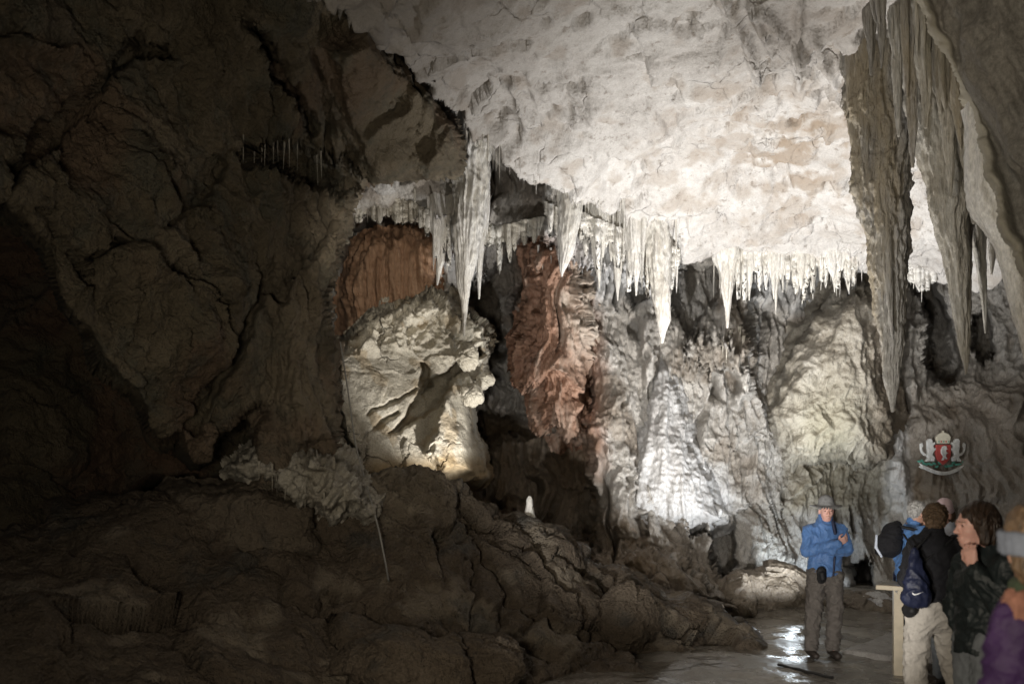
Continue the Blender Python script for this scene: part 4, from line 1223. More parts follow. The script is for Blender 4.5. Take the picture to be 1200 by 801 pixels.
def hand(s, w, d, n, curl=.5, left=False, sc=1.0, k=.010, spread=.05):
    """palm and five fingers: w wrist, d towards the fingers, n the way the palm faces"""
    w = np.array(w, float); d = np.array(d, float); d /= np.linalg.norm(d)
    n = np.array(n, float); n -= d * (n @ d); n /= np.linalg.norm(n)
    side = np.cross(d, n) * (-1 if left else 1)                     # towards the thumb
    for i in range(4):
        b = w + (d * .088 + side * (.027 - .0185 * i)) * sc
        s.limb(w + side * (.012 - .008 * i) * sc, .017 * sc, b, .0125 * sc, .012)
        ln = np.array([.043, .027, .021]) * (.94, 1.05, .98, .78)[i] * sc
        dirn = d + side * spread * (1.5 - i); dirn /= np.linalg.norm(dirn); p = b; a = 0
        for j in range(3):
            a += curl * (.75, 1.0, .7)[j] * (1 + .08 * i)
            q = p + (dirn * math.cos(a) + n * math.sin(a)) * ln[j]
            s.limb(p, (.0098, .0088, .008)[j] * sc, q, (.0088, .008, .007)[j] * sc, .004)
            p = q
    t0 = w + (d * .025 + side * .022) * sc; t1 = t0 + (d * .032 + side * .028 + n * .016) * sc; t2 = t1 + (d * .032 + side * .004 + n * (.006 + .015 * curl)) * sc; t3 = t2 + (d * .024 + n * .012 * curl - side * .003) * sc
    s.limb(t0, .015 * sc, t1, .0115 * sc, .01); s.limb(t1, .0108 * sc, t2, .0095 * sc, .004); s.limb(t2, .0095 * sc, t3, .0075 * sc, .004)


MP = {}


def people_mats():
    MP['skin'] = plain_mat('skin', (.52, .30, .22), .55, .10, 40, sub=.15)
    MP['pink_skin'] = plain_mat('fair_skin', (.62, .36, .30), .5, .08, 40, sub=.15)
    MP['eye'] = plain_mat('dark_eye', (.03, .025, .02), .2, .1)
    MP['brow'] = plain_mat('brow_hair', (.16, .12, .09), .8, .2)
    MP['blue'] = plain_mat('blue_shell_jacket', (.075, .165, .37), .55, .12, 14, .004, 90, sheen=.1)
    MP['blue2'] = plain_mat('pale_blue_jacket', (.10, .22, .48), .55, .12, 14, .004, 90)
    MP['navy'] = plain_mat('navy_nylon', (.014, .018, .045), .5, .2, 20, .003, 100)
    MP['black'] = plain_mat('black_fleece', (.010, .010, .013), .85, .25, 30, .004, 140)
    MP['dark'] = plain_mat('dark_green_black_coat', (.012, .017, .018), .55, .25, 20, .004, 70)
    MP['taupe'] = plain_mat('taupe_trousers', (.105, .092, .082), .85, .18, 22, .004, 120)
    MP['stone'] = plain_mat('stone_grey_trousers', (.42, .39, .35), .85, .12, 22, .004, 120)
    MP['grey'] = plain_mat('grey_trousers', (.13, .14, .15), .85, .15, 22, .004, 120)
    MP['hat'] = plain_mat('olive_grey_hat', (.20, .20, .20), .85, .15, 30, .003, 160)
    MP['boot'] = plain_mat('dark_boot_leather', (.035, .027, .022), .6, .25, 30)
    MP['greyhair'] = plain_mat('grey_hair', (.42, .41, .40), .6, .45, 90, .010, 130, stretch=(1, 1, .13))
    MP['brownhair'] = plain_mat('brown_hair', (.11, .070, .040), .5, .65, 90, .012, 120, stretch=(1, 1, .12))
    MP['darkhair'] = plain_mat('dark_brown_hair', (.032, .019, .012), .42, .75, 90, .012, 110, stretch=(1, 1, .09))
    MP['white'] = plain_mat('white_jacket', (.62, .68, .80), .7, .08, 14, .003, 80)
    MP['cap'] = plain_mat('pale_pink_cap', (.72, .56, .60), .8, .08, 20)
    MP['purple'] = plain_mat('purple_jacket', (.026, .008, .046), .7, .2, 14, .005, 60)
    MP['scarf'] = plain_mat('orange_pink_scarf', (.24, .11, .075), .9, .6, 9, .006, 60)
    MP['mauve'] = plain_mat('mauve_hood', (.22, .12, .18), .9, .2, 14)
    MP['band'] = plain_mat('blue_grey_band', (.13, .145, .18), .8, .15, 30)
    MP['green'] = plain_mat('green_collar', (.03, .042, .022), .9, .2, 30)
    MP['strap'] = plain_mat('black_webbing', (.010, .010, .011), .7, .2, 40)
    MP['mark'] = plain_mat('white_print', (.78, .78, .78), .6, .03, 40)
    MP['wood'] = plain_mat('pale_planed_wood', (.50, .42, .30), .55, .14, 6)


def person(org, label, mat):
    """empty shell: returns a function that closes the body mesh"""
    def done(s, group=None):
        o = solid_obj('person', s, MP[mat], None, origin=org); o.location = org
        return tag(o, label, 'person', group)
    return done


def torso(s, px, pz, cz, nz, w=1.0, d=1.0, pad=0.0, lean=(0, 0), cx=0.0, fwd=(0, 1)):
    """hip, waist, chest and shoulders along a slightly leaning trunk; px (x, y) of the hips"""
    x, y = px; fl = ((fwd[0], fwd[1], 0), .66 * d)
    lx, ly = lean
    s.limb((x, y, pz), .150 * w + pad, (x + lx * .4, y + ly * .4, (pz + cz) / 2), .135 * w + pad, .05, fl)
    s.limb((x + lx * .4, y + ly * .4, (pz + cz) / 2), .135 * w + pad, (x + lx, y + ly, cz), .165 * w + pad, .05, fl)
    s.limb((x + lx, y + ly, cz), .165 * w + pad, (x + lx, y + ly, nz - .11), .125 * w + pad, .05, fl)
    s.limb((x + lx, y + ly, nz - .10), .085, (x + lx * 1.1, y + ly * 1.1, nz), .058, .04)


def build_people():
    people_mats()
    HAND = []

    # -------- the man in the bucket hat, arms folded
    X, Y = 3.46, 8.8; z0 = 0.0
    org = np.array([X, Y, z0])

    def q(x, y, z): return (X + x, Y + y, z0 + z)
    lo, hi = org + (-.42, -.42, -.02), org + (.42, .32, 1.82)
    H = Head(q(.0, -.03, 1.605), math.radians(-97), .05, .95); H.org = org
    s = Solid(lo, hi, .0065)
    torso(s, (X, Y), .95, 1.28, 1.50, .86); H.skull(s)
    s.limb(H.p(-.02, 0, -.06), .055, q(0, .0, 1.44), .06, .03)
    for sx, kx, ax in ((-.09, -.13, -.155), (.09, .11, .085)):
        s.limb(q(sx, 0, .93), .085, q(kx, -.01, .50), .055, .03); s.limb(q(kx, -.01, .5), .055, q(ax, .02, .08), .036, .03); s.limb(q(ax, .03, .05), .035, q(ax, -.13, .03), .03, .02)
    s.limb(q(-.16, 0, 1.375), .050, q(-.222, -.05, 1.15), .040, .03); s.limb(q(-.225, -.06, 1.15), .042, q(.07, -.17, 1.245), .028, .02)
    s.limb(q(.16, 0, 1.375), .050, q(.222, -.04, 1.16), .040, .03); s.limb(q(.225, -.05, 1.16), .042, q(.03, -.10, 1.165), .028, .02)
    hand(s, q(.075, -.172, 1.25), (.75, .20, .40), (-.2, .95, .1), .35, left=False)
    hand(s, q(.03, -.10, 1.165), (-.9, .3, .0), (0, .9, -.2), .6, left=True, sc=.85)
    man = person(org, 'man in a grey bucket hat and blue jacket standing with folded arms', 'pink_skin')(s)
    H.features(man, MP)
    s = Solid(lo, hi, .0085)                                          # jacket
    torso(s, (X, Y), .99, 1.28, 1.49, .92, 1.0, .035)
    s.limb(q(0, 0, .90), .178, q(0, 0, 1.02), .182, .03, ((0, 1, 0), .68))
    s.limb(q(0, .0, 1.44), .095, q(0, .005, 1.535), .078, .02)
    for a, b, c in ((q(-.172, 0, 1.385), q(-.222, -.05, 1.16), q(.065, -.165, 1.245)), (q(.172, 0, 1.385), q(.222, -.04, 1.17), q(.02, -.115, 1.165))):
        s.limb(a, .074, b, .066, .04); s.limb(b, .066, c, .050, .022)
    s.cut(q(0, 0, .885), (.12, 0, -1))
    solid_obj('jacket', s, MP['blue'], man, .016, (8, 8, 9), 1, origin=org)
    s = Solid(q(-.1, -.35, .85), q(.15, -.05, 1.6), .006)             # dark storm flap and strap down the front
    s.limb(q(.030, -.135, 1.49), .016, q(.045, -.165, 1.36), .018, .01)
    solid_obj('jacket_flap', s, MP['navy'], man, origin=org)
    s = Solid(q(-.1, -.35, .85), q(.15, -.05, 1.6), .006); s.limb(q(.045, -.150, 1.10), .012, q(.030, -.150, .90), .010, .01)
    solid_obj('zip', s, MP['navy'], man, origin=org)
    s = Solid(lo, hi, .0085)                                          # trousers
    s.limb(q(0, .0, 1.0), .150, q(0, 0, .88), .158, .03, ((0, 1, 0), .72))
    for sx, kx, ax in ((-.092, -.125, -.15), (.088, .108, .088)):
        s.limb(q(sx, 0, .90), .110, q(kx, -.01, .52), .088, .02); s.limb(q(kx, -.01, .52), .086, q(ax, .015, .09), .076, .025)
    s.cut(q(0, 0, .055), (0, 0, -1))
    solid_obj('trousers', s, MP['taupe'], man, .018, (8, 8, 10), 2, origin=org)
    for ax in (-.152, .088):
        s = Solid(q(ax - .12, -.3, -.03), q(ax + .12, .2, .2), .0065)
        s.limb(q(ax, .05, .075), .045, q(ax, .02, .14), .05, .03); s.limb(q(ax, .06, .04), .042, q(ax - .01, -.16, .03), .040, .03, ((0, 0, 1), .9)); s.cut(q(0, 0, -.004), (0, 0, -1))
        solid_obj('boot', s, MP['boot'], man, .003, origin=org)
    s = Solid(H.c - .25, H.c + .25, .006)                             # hat: crown and drooping brim
    H.limb(s, (-.012, 0, .070), .098, (-.014, 0, .100), .086, .02)
    for k in range(36):
        a = k / 36 * 2 * math.pi
        r = .188 + .012 * math.cos(2 * a)
        H.limb(s, (-.012 + .085 * math.cos(a), .085 * math.sin(a), .058), .011, (-.012 + r * math.cos(a), r * math.sin(a) * .98, .030 + .030 * abs(math.sin(a)) ** 2), .007, .012)
    solid_obj('hat', s, MP['hat'], man, .004, (14, 14, 14), 3, origin=org)
    s = Solid(H.c - .25, H.c + .25, .006)
    H.ball(s, (-.03, 0, .0), (.088, .082, .070), .01); s.cut(H.p(.012, 0, 0), H.R @ np.array([1, 0, 0])); s.cut(H.p(0, 0, -.055), H.R @ np.array([0, 0, -1]))
    solid_obj('hair', s, MP['greyhair'], man, .004, origin=org)
    s = Solid(q(-.3, -.4, .75), q(.1, .1, 1.1), .006)                  # pouch on his belt
    s.limb(q(-.105, -.165, .95), .052, q(-.10, -.165, .865), .050, .02, ((0, 1, 0), .6)); s.limb(q(-.11, -.20, .92), .030, q(-.105, -.20, .875), .028, .015)
    o = solid_obj('belt_pouch', s, MP['strap'], None, .004, origin=q(-.10, -.165, .86)); o.location = q(-.10, -.165, .86)
    tag(o, 'small black pouch on the belt of the man with folded arms', 'pouch')

    # -------- grey haired visitor in a blue jacket with a rucksack, looking right
    X, Y = 4.12, 8.15; org = np.array([X, Y, 0.])
    lo, hi = org + (-.45, -.4, -.02), org + (.42, .4, 1.82)
    H = Head(q(.03, -.02, 1.585), math.radians(8), .18, .93); H.org = org
    s = Solid(lo, hi, .0075)
    torso(s, (X - .06, Y), .93, 1.25, 1.46, .88, lean=(.03, 0), fwd=(1, 0)); H.skull(s); s.limb(H.p(-.02, 0, -.06), .055, q(-.02, 0, 1.42), .06, .03)
    for sy in (-.09, .09):
        s.limb(q(-.06, sy, .92), .085, q(-.04, sy, .5), .055, .03); s.limb(q(-.04, sy, .5), .055, q(-.06, sy, .08), .036, .03); s.limb(q(-.08, sy, .05), .035, q(.10, sy, .03), .03, .02)
        s.limb(q(-.02, sy * 2.1, 1.38), .055, q(-.04, sy * 2.5, 1.10), .042, .03); s.limb(q(-.04, sy * 2.5, 1.1), .042, q(.16, sy * 1.6, .98), .028, .02)
        hand(s, q(.16, sy * 1.6, .98), (.9, -sy, -.2), (0, 0, -1), .4, left=sy > 0)
    m2 = person(org, 'grey haired visitor in a blue jacket carrying a black rucksack, seen behind the table', 'skin')(s)
    H.features(m2, MP)
    s = Solid(lo, hi, .009)
    torso(s, (X - .05, Y), .93, 1.25, 1.46, .95, 1, .03, lean=(.03, 0), fwd=(1, 0)); s.limb(q(-.05, 0, .80), .17, q(-.05, 0, 1.0), .165, .03, ((1, 0, 0), .75)); s.limb(q(-.02, 0, 1.42), .085, q(-.01, 0, 1.49), .072, .02)
    for sy in (-.09, .09):
        s.limb(q(-.02, sy * 2.0, 1.375), .085, q(-.04, sy * 2.5, 1.10), .066, .03); s.limb(q(-.04, sy * 2.5, 1.1), .064, q(.14, sy * 1.7, .99), .046, .022)
    s.cut(q(0, 0, .76), (0, 0, -1))
    solid_obj('jacket', s, MP['blue2'], m2, .014, (8, 8, 9), 4, origin=org)
    s = Solid(lo, hi, .01)
    for sy in (-.09, .09):
        s.limb(q(-.06, sy, .92), .11, q(-.04, sy, .5), .085, .03); s.limb(q(-.04, sy, .5), .08, q(-.06, sy, .08), .07, .03)
    s.cut(q(0, 0, .05), (0, 0, -1))
    solid_obj('trousers', s, MP['navy'], m2, .014, origin=org, seed=5)
    for sy in (-.09, .09):
        s = Solid(q(-.3, sy - .12, -.03), q(.3, sy + .12, .2), .0085); s.limb(q(-.10, sy, .04), .042, q(.11, sy, .03), .040, .03); s.cut(q(0, 0, -.004), (0, 0, -1))
        solid_obj('shoe', s, MP['boot'], m2, origin=org)
    s = Solid(H.c - .2, H.c + .2, .006)
    H.ball(s, (-.022, 0, .044), (.100, .085, .090), .01); H.ball(s, (-.06, 0, -.01), (.055, .072, .07), .03); H.ball(s, (.085, 0, -.02), (.06, .075, .062), .02, True)
    solid_obj('hair', s, MP['greyhair'], m2, .012, (18, 18, 18), 6, origin=org)
    base = q(-.30, -.05, 1.02)
    s = Solid(q(-.62, -.35, .92), q(.1, .3, 1.56), .008)               # rucksack
    s.limb(q(-.27, -.04, 1.26), .125, q(-.25, -.04, 1.37), .11, .05, ((1, 0, 0), .85)); s.limb(q(-.36, -.05, 1.22), .07, q(-.34, -.05, 1.31), .065, .03); s.limb(q(-.24, -.04, 1.41), .075, q(-.20, -.04, 1.46), .05, .04)
    r = solid_obj('rucksack', s, MP['black'], None, .012, (7, 7, 8), 7, origin=base); r.location = base
    tag(r, 'black rucksack with a pale side cord, on the back of the grey haired visitor', 'rucksack')
    s = Solid(q(-.6, -.4, .9), q(.2, .1, 1.6), .006)
    s.limb(q(-.20, -.15, 1.45), .016, q(-.02, -.22, 1.40), .017, .01); s.limb(q(-.02, -.225, 1.40), .017, q(.03, -.24, 1.26), .016, .01); s.limb(q(.03, -.24, 1.26), .015, q(-.16, -.18, 1.18), .012, .01)
    solid_obj('strap', s, MP['strap'], r, origin=base)
    s = Solid(q(-.62, -.4, .9), q(-.1, .1, 1.4), .006); s.limb(q(-.43, -.09, 1.36), .012, q(-.44, -.10, 1.24), .014, .01); s.limb(q(-.44, -.10, 1.24), .014, q(-.39, -.11, 1.15), .012, .01)
    solid_obj('side_cord', s, MP['white'], r, origin=base)

    # -------- visitor in white, half hidden between the two nearer ones
    X, Y = 4.02, 7.35; org = np.array([X, Y, 0.])
    lo, hi = org + (-.42, -.42, -.02), org + (.42, .42, 1.85)
    H = Head(q(-.05, -.02, 1.575), math.radians(200), .05, .93); H.org = org
    s = Solid(lo, hi, .0075)
    torso(s, (X, Y), .93, 1.25, 1.45, .82, fwd=(1, .3)); H.skull(s); s.limb(H.p(-.02, 0, -.06), .05, q(-.01, 0, 1.41), .055, .03)
    for sy in (-.09, .09):
        s.limb(q(0, sy, .92), .085, q(-.02, sy, .5), .055, .03); s.limb(q(-.02, sy, .5), .055, q(0, sy, .08), .036, .03); s.limb(q(.03, sy, .05), .035, q(-.14, sy, .03), .03, .02)
        s.limb(q(0, sy * 2, 1.37), .05, q(.0, sy * 2.4, 1.1), .04, .03); s.limb(q(0, sy * 2.4, 1.1), .04, q(-.18, sy * 1.2, 1.12), .027, .02)
        hand(s, q(-.18, sy * 1.2, 1.12), (-.9, -sy, .2), (0, 0, -1), .4, left=sy < 0)
    m3 = person(org, 'visitor in a white jacket and pale pink cap, mostly hidden between two darker ones', 'pink_skin')(s)
    H.features(m3, MP)
    s = Solid(lo, hi, .009)
    torso(s, (X, Y), .93, 1.25, 1.45, .9, 1, .03, fwd=(1, .3)); s.limb(q(0, 0, .78), .16, q(0, 0, 1.0), .16, .03, ((1, 0, 0), .75)); s.limb(q(0, 0, 1.40), .085, q(-.01, 0, 1.48), .07, .02)
    for sy in (-.09, .09):
        s.limb(q(0, sy * 1.95, 1.365), .082, q(0, sy * 2.4, 1.1), .062, .03); s.limb(q(0, sy * 2.4, 1.1), .06, q(-.16, sy * 1.3, 1.12), .045, .022)
    s.cut(q(0, 0, .74), (0, 0, -1))
    solid_obj('jacket', s, MP['white'], m3, .014, (8, 8, 9), 8, origin=org)
    s = Solid(lo, hi, .01)
    for sy in (-.09, .09):
        s.limb(q(0, sy, .92), .11, q(-.02, sy, .5), .085, .03); s.limb(q(-.02, sy, .5), .08, q(0, sy, .03), .07, .03)
    s.cut(q(0, 0, .0), (0, 0, -1))
    solid_obj('trousers', s, MP['grey'], m3, .014, origin=org, seed=9)
    for sy in (-.09, .09):
        s = Solid(q(-.3, sy - .12, -.03), q(.2, sy + .12, .2), .0085); s.limb(q(.05, sy, .04), .046, q(-.15, sy, .035), .044, .03); s.cut(q(0, 0, -.004), (0, 0, -1))
        solid_obj('shoe', s, MP['boot'], m3, origin=org)
    s = Solid(H.c - .25, H.c + .25, .006)
    H.limb(s, (-.012, 0, .068), .095, (-.02, 0, .095), .078, .02); H.limb(s, (.07, -.04, .062), .010, (.15, -.02, .050), .006, .02); H.limb(s, (.07, .04, .062), .010, (.15, .02, .050), .006, .02); H.limb(s, (.075, 0, .064), .012, (.155, 0, .054), .007, .03)
    solid_obj('cap', s, MP['cap'], m3, .003, origin=org)
    s = Solid(H.c - .25, H.c + .25, .007); H.ball(s, (-.04, 0, -.01), (.085, .084, .085), .01); s.cut(H.p(.01, 0, 0), H.R @ np.array([1, 0, 0]))
    solid_obj('hair', s, MP['brownhair'], m3, .006, origin=org)

    # -------- visitor in black with a drawstring bag, back to the camera
    X, Y = 3.17, 6.0; org = np.array([X, Y, 0.])
    lo, hi = org + (-.45, -.42, -.02), org + (.5, .45, 1.8)
    H = Head(q(.035, .03, 1.56), math.radians(62), .10, .95); H.org = org
    s = Solid(lo, hi, .0075)
    torso(s, (X, Y), .92, 1.24, 1.45, .86); H.skull(s); s.limb(H.p(-.02, 0, -.06), .055, q(.01, 0, 1.41), .06, .03)
    LG = ((-.10, -.115, -.14), (.10, .16, .26))
    for sx, kx, ax in LG:
        s.limb(q(sx, 0, .92), .085, q(kx, .03, .48), .055, .03); s.limb(q(kx, .03, .48), .055, q(ax, -.02, .08), .036, .03); s.limb(q(ax, -.03, .05), .035, q(ax + .02, .16, .03), .03, .02)
    for sx, ex, ey, wx, wy, wz in ((-.14, -.13, .16, -.02, .30, 1.10), (.185, .23, .06, .16, .26, 1.10)):
        s.limb(q(sx, 0, 1.37), .05, q(ex, ey, 1.10), .042, .03); s.limb(q(ex, ey, 1.10), .042, q(wx, wy, wz), .028, .02); hand(s, q(wx, wy, wz), (-wx, .3, .1), (0, 0, -1), .5, left=sx < 0)
    m4 = person(org, 'short haired visitor in black top and stone grey trousers, seen from behind beside the table', 'skin')(s)
    H.features(m4, MP)
    s = Solid(lo, hi, .0085)
    torso(s, (X, Y), .97, 1.24, 1.45, .95, 1.05, .03); s.limb(q(0, 0, .95), .168, q(0, 0, 1.0), .165, .03, ((0, 1, 0), .75)); s.limb(q(.0, 0, 1.40), .085, q(.012, 0, 1.475), .066, .02)
    for sx, ex, ey, wx, wy, wz in ((-.125, -.125, .15, -.04, .27, 1.10), (.178, .235, .06, .17, .24, 1.10)):
        s.limb(q(sx, 0, 1.365), .078, q(ex, ey, 1.10), .066, .03); s.limb(q(ex, ey, 1.10), .064, q(wx, wy, wz), .046, .022)
    s.cut(q(0, 0, .92), (.03, 0, -1))
    solid_obj('top', s, MP['black'], m4, .014, (7, 7, 9), 10, origin=org)
    s = Solid(lo, hi, .0085)
    s.limb(q(0, 0, .98), .148, q(0, -.01, .86), .158, .03, ((0, 1, 0), .78)); s.limb(q(-.075, -.05, .87), .085, q(-.08, -.04, .82), .08, .04); s.limb(q(.075, -.05, .87), .085, q(.085, -.04, .82), .08, .04)
    for sx, kx, ax in LG:
        s.limb(q(sx * .9, 0, .86), .108, q(kx, .03, .48), .080, .015); s.limb(q(kx, .03, .48), .078, q(ax, -.02, .07), .078, .02)
    s.cut(q(0, 0, .035), (0, 0, -1))
    solid_obj('trousers', s, MP['stone'], m4, .018, (9, 9, 10), 11, origin=org)
    for sx, kx, ax in LG:
        s = Solid(q(ax - .12, -.2, -.03), q(ax + .14, .3, .2), .0085); s.limb(q(ax, -.05, .04), .042, q(ax + .02, .16, .03), .040, .03); s.cut(q(0, 0, -.004), (0, 0, -1))
        solid_obj('shoe', s, MP['boot'], m4, origin=org)
    s = Solid(H.c - .2, H.c + .2, .0055)
    H.ball(s, (-.02, 0, .042), (.104, .088, .094), .01); H.ball(s, (-.058, 0, -.02), (.058, .074, .072), .03); H.ball(s, (.092, 0, -.03), (.062, .08, .075), .02, True)
    solid_obj('hair', s, MP['brownhair'], m4, .014, (14, 14, 20), 12, origin=org)
    base = q(-0.205, -.19, .93)                                          # drawstring bag
    s = Solid(q(-0.485, -.45, .85), q(0.065, .0, 1.5), .008)
    s.limb(q(-0.215, -.185, 1.03), .095, q(-0.215, -.185, 1.08), .092, .05, ((0, 1, 0), .65)); s.limb(q(-0.265, -.185, 1.0), .055, q(-0.165, -.185, .985), .055, .05, ((0, 1, 0), .8)); s.limb(q(-0.215, -.185, 1.10), .085, q(-0.220, -.160, 1.34), .028, .03, ((0, 1, 0), .7))
    bag = solid_obj('drawstring_bag', s, MP['navy'], None, .014, (11, 8, 3), 13, origin=base); bag.location = base
    tag(bag, 'navy drawstring bag with a small white tick mark on the visitor in black', 'bag')
    s = Solid(q(-0.535, -.4, .85), q(0.115, .2, 1.6), .006)
    s.limb(q(-0.220, -.165, 1.34), .008, q(-0.250, -.06, 1.455), .008, .005); s.limb(q(-0.215, -.165, 1.34), .008, q(-0.075, -.10, 1.45), .008, .005)
    solid_obj('cord', s, MP['strap'], bag, origin=base)
    # the white tick: a thin crescent, built where it is printed
    pts_t = [(-.034, .012), (-.026, .000), (-.016, -.004), (.000, .001), (.040, .016)]; pts_b = [(-.034, .012), (-.032, -.004), (-.020, -.012), (.002, -.006), (.040, .016)]
    bm = bmesh.new(); top = [bm.verts.new((a, 0, b)) for a, b in pts_t]; bot = [bm.verts.new((a, 0, b)) for a, b in pts_b]
    for k in range(4):
        f = [bot[k], bot[k + 1], top[k + 1], top[k]]
        bm.faces.new(f)
    bmesh.ops.remove_doubles(bm, verts=bm.verts, dist=1e-5)
    bmesh.ops.subdivide_edges(bm, edges=bm.edges, cuts=3, use_grid_fill=True)
    me = bpy.data.meshes.new('printed_mark'); bm.to_mesh(me); bm.free()
    tgt = bpy.data.objects['drawstring_bag']; tv = BVHTree.FromPolygons([v.co for v in tgt.data.vertices], [tuple(p.vertices) for p in tgt.data.polygons])
    off = Vector(q(-0.240, -.35, 1.032)) - Vector(base)
    for v in me.vertices:
        h = tv.ray_cast(v.co + off, Vector((.0, 1, 0)))
        v.co = (v.co + off) if h[0] is None else h[0] + Vector((0, -.003, 0))
    o = link('printed_mark', me, MP['mark'], bag)
    base = q(-.23, -.10, .84)
    s = Solid(q(-.36, -.26, .78), q(-.1, .08, 1.02), .006); s.limb(q(-.225, -.10, .895), .058, q(-.215, -.10, .93), .050, .02, ((1, .3, 0), .8)); s.limb(q(-.235, -.15, .90), .030, q(-.235, -.16, .90), .03, .02)
    o = solid_obj('camera_bag', s, MP['strap'], None, .004, origin=base); o.location = base; tag(o, 'small black camera bag hanging at the hip of the visitor in black', 'camera bag')
    s = Solid(q(-.36, -.26, .8), q(.25, .2, 1.55), .006); s.limb(q(-.222, -.11, .95), .009, q(-.17, -.12, 1.22), .009, .005); s.limb(q(-.17, -.12, 1.22), .009, q(.10, -.09, 1.42), .009, .005)
    solid_obj('strap', s, MP['strap'], o, origin=base)

    # -------- woman in a dark coat, hand at her mouth, looking left
    X, Y = 2.49, 4.2; org = np.array([X, Y, 0.])
    lo, hi = org + (-.42, -.42, -.02), org + (.42, .42, 1.82)
    H = Head(q(-.045, .0, 1.565), math.radians(178), .02, .95); H.org = org
    s = Solid(lo, hi, .0058)
    torso(s, (X, Y), .92, 1.23, 1.44, .82, fwd=(1, 0)); H.skull(s); s.limb(H.p(-.02, 0, -.06), .05, q(.01, 0, 1.40), .055, .03)
    for sy in (-.09, .09):
        s.limb(q(0, sy, .92), .085, q(-.02, sy, .48), .055, .03); s.limb(q(-.02, sy, .48), .055, q(.01, sy, .08), .036, .03); s.limb(q(.03, sy, .05), .035, q(-.14, sy, .03), .03, .02)
    s.limb(q(.02, -.17, 1.36), .05, q(-.035, -.24, 1.14), .042, .03); s.limb(q(-.035, -.24, 1.14), .042, q(-.125, -.12, 1.36), .026, .02)
    hand(s, q(-.125, -.12, 1.36), (-.12, .25, 1), (.62, .55, .1), .55, left=False, sc=.86)
    s.limb(q(.02, .17, 1.36), .05, q(-.01, .23, 1.12), .042, .03); s.limb(q(-.01, .23, 1.12), .042, q(.0, .19, .99), .028, .02); hand(s, q(.0, .19, .99), (-.1, -.5, -.9), (-1, 0, 0), .3, left=True, sc=.8)
    m5 = person(org, 'dark haired woman in a dark coat facing left with her hand raised to her mouth', 'pink_skin')(s)
    H.features(m5, MP)
    s = Solid(lo, hi, .008)
    torso(s, (X + .02, Y), .95, 1.23, 1.44, .95, 1.05, .035, fwd=(1, 0)); s.limb(q(.03, 0, .92), .185, q(.025, 0, 1.08), .175, .03, ((1, 0, 0), .85)); s.limb(q(.02, 0, 1.38), .092, q(.018, 0, 1.475), .080, .02)
    s.limb(q(.02, -.165, 1.345), .088, q(-.030, -.235, 1.15), .074, .03); s.limb(q(-.030, -.235, 1.15), .072, q(-.116, -.133, 1.335), .046, .022)
    s.limb(q(.02, .165, 1.345), .085, q(-.01, .225, 1.12), .072, .03); s.limb(q(-.01, .225, 1.12), .07, q(.0, .19, .98), .06, .02)
    s.cut(q(0, 0, .895), (0, 0, -1))
    solid_obj('coat', s, MP['dark'], m5, .018, (7, 7, 8), 14, origin=org)
    s = Solid(lo, hi, .009)
    for sy in (-.085, .085):
        s.limb(q(.02, sy, .95), .125, q(-.01, sy, .48), .092, .03); s.limb(q(-.01, sy, .48), .085, q(.01, sy, .06), .08, .03)
    s.cut(q(0, 0, .03), (0, 0, -1))
    solid_obj('trousers', s, MP['grey'], m5, .014, (9, 9, 8), 15, origin=org)
    for sy in (-.09, .09):
        s = Solid(q(-.3, sy - .12, -.03), q(.2, sy + .12, .2), .0085); s.limb(q(.05, sy, .04), .042, q(-.14, sy, .03), .038, .03); s.cut(q(0, 0, -.004), (0, 0, -1))
        solid_obj('shoe', s, MP['boot'], m5, origin=org)
    s = Solid(H.c - .26, H.c + .22, .005)                             # chin-length bob
    H.ball(s, (-.022, 0, .040), (.108, .094, .098), .01); H.ball(s, (-.062, 0, -.045), (.070, .092, .105), .04)
    for sg in (-1, 1): H.limb(s, (.010, sg * .080, .03), .030, (-.004, sg * .080, -.085), .026, .03)
    H.ball(s, (.092, 0, -.040), (.062, .075, .085), .015, True)
    solid_obj('hair', s, MP['darkhair'], m5, .007, (34, 34, 5), 16, fine=.001, origin=org)

    # -------- nearest visitor at the right edge, in purple
    X, Y = 1.50, 2.3; org = np.array([X, Y, 0.])
    lo, hi = org + (-.36, -.4, -.02), org + (.45, .42, 1.8)
    H = Head(q(.02, .0, 1.555), math.radians(80), .05, .95); H.org = org
    s = Solid(lo, hi, .0075)
    torso(s, (X + .08, Y), .92, 1.22, 1.42, .72); H.skull(s); s.limb(H.p(-.02, 0, -.06), .05, q(.04, 0, 1.38), .055, .03)
    for sx in (-.05, .13):
        s.limb(q(sx, 0, .92), .085, q(sx, .02, .48), .055, .03); s.limb(q(sx, .02, .48), .055, q(sx, 0, .08), .036, .03); s.limb(q(sx, -.03, .05), .035, q(sx, .14, .03), .03, .02)
    for sx, d in ((-.035, -1), (.21, 1)):
        s.limb(q(sx, 0, 1.34), .05, q(sx + .04 * d, .02, 1.08), .042, .03); s.limb(q(sx + .04 * d, .02, 1.08), .042, q(sx + .03 * d, .2, .98), .028, .02); hand(s, q(sx + .03 * d, .2, .98), (-d * .3, 1, 0), (0, 0, -1), .4, left=d < 0)
    m6 = person(org, 'nearest visitor in a purple jacket with a blue grey headband, cut by the right edge', 'skin')(s)
    H.features(m6, MP)
    s = Solid(lo, hi, .009)
    torso(s, (X + .09, Y), .9, 1.22, 1.42, .80, 1.15, .03); s.limb(q(.09, 0, .78), .155, q(.09, 0, 1.0), .15, .03)
    for sx, d in ((-.03, -1), (.205, 1)):
        s.limb(q(sx, 0, 1.33), .082, q(sx + .04 * d, .02, 1.08), .07, .03); s.limb(q(sx + .04 * d, .02, 1.08), .068, q(sx + .03 * d, .18, .99), .05, .022)
    s.cut(q(0, 0, .75), (0, 0, -1))
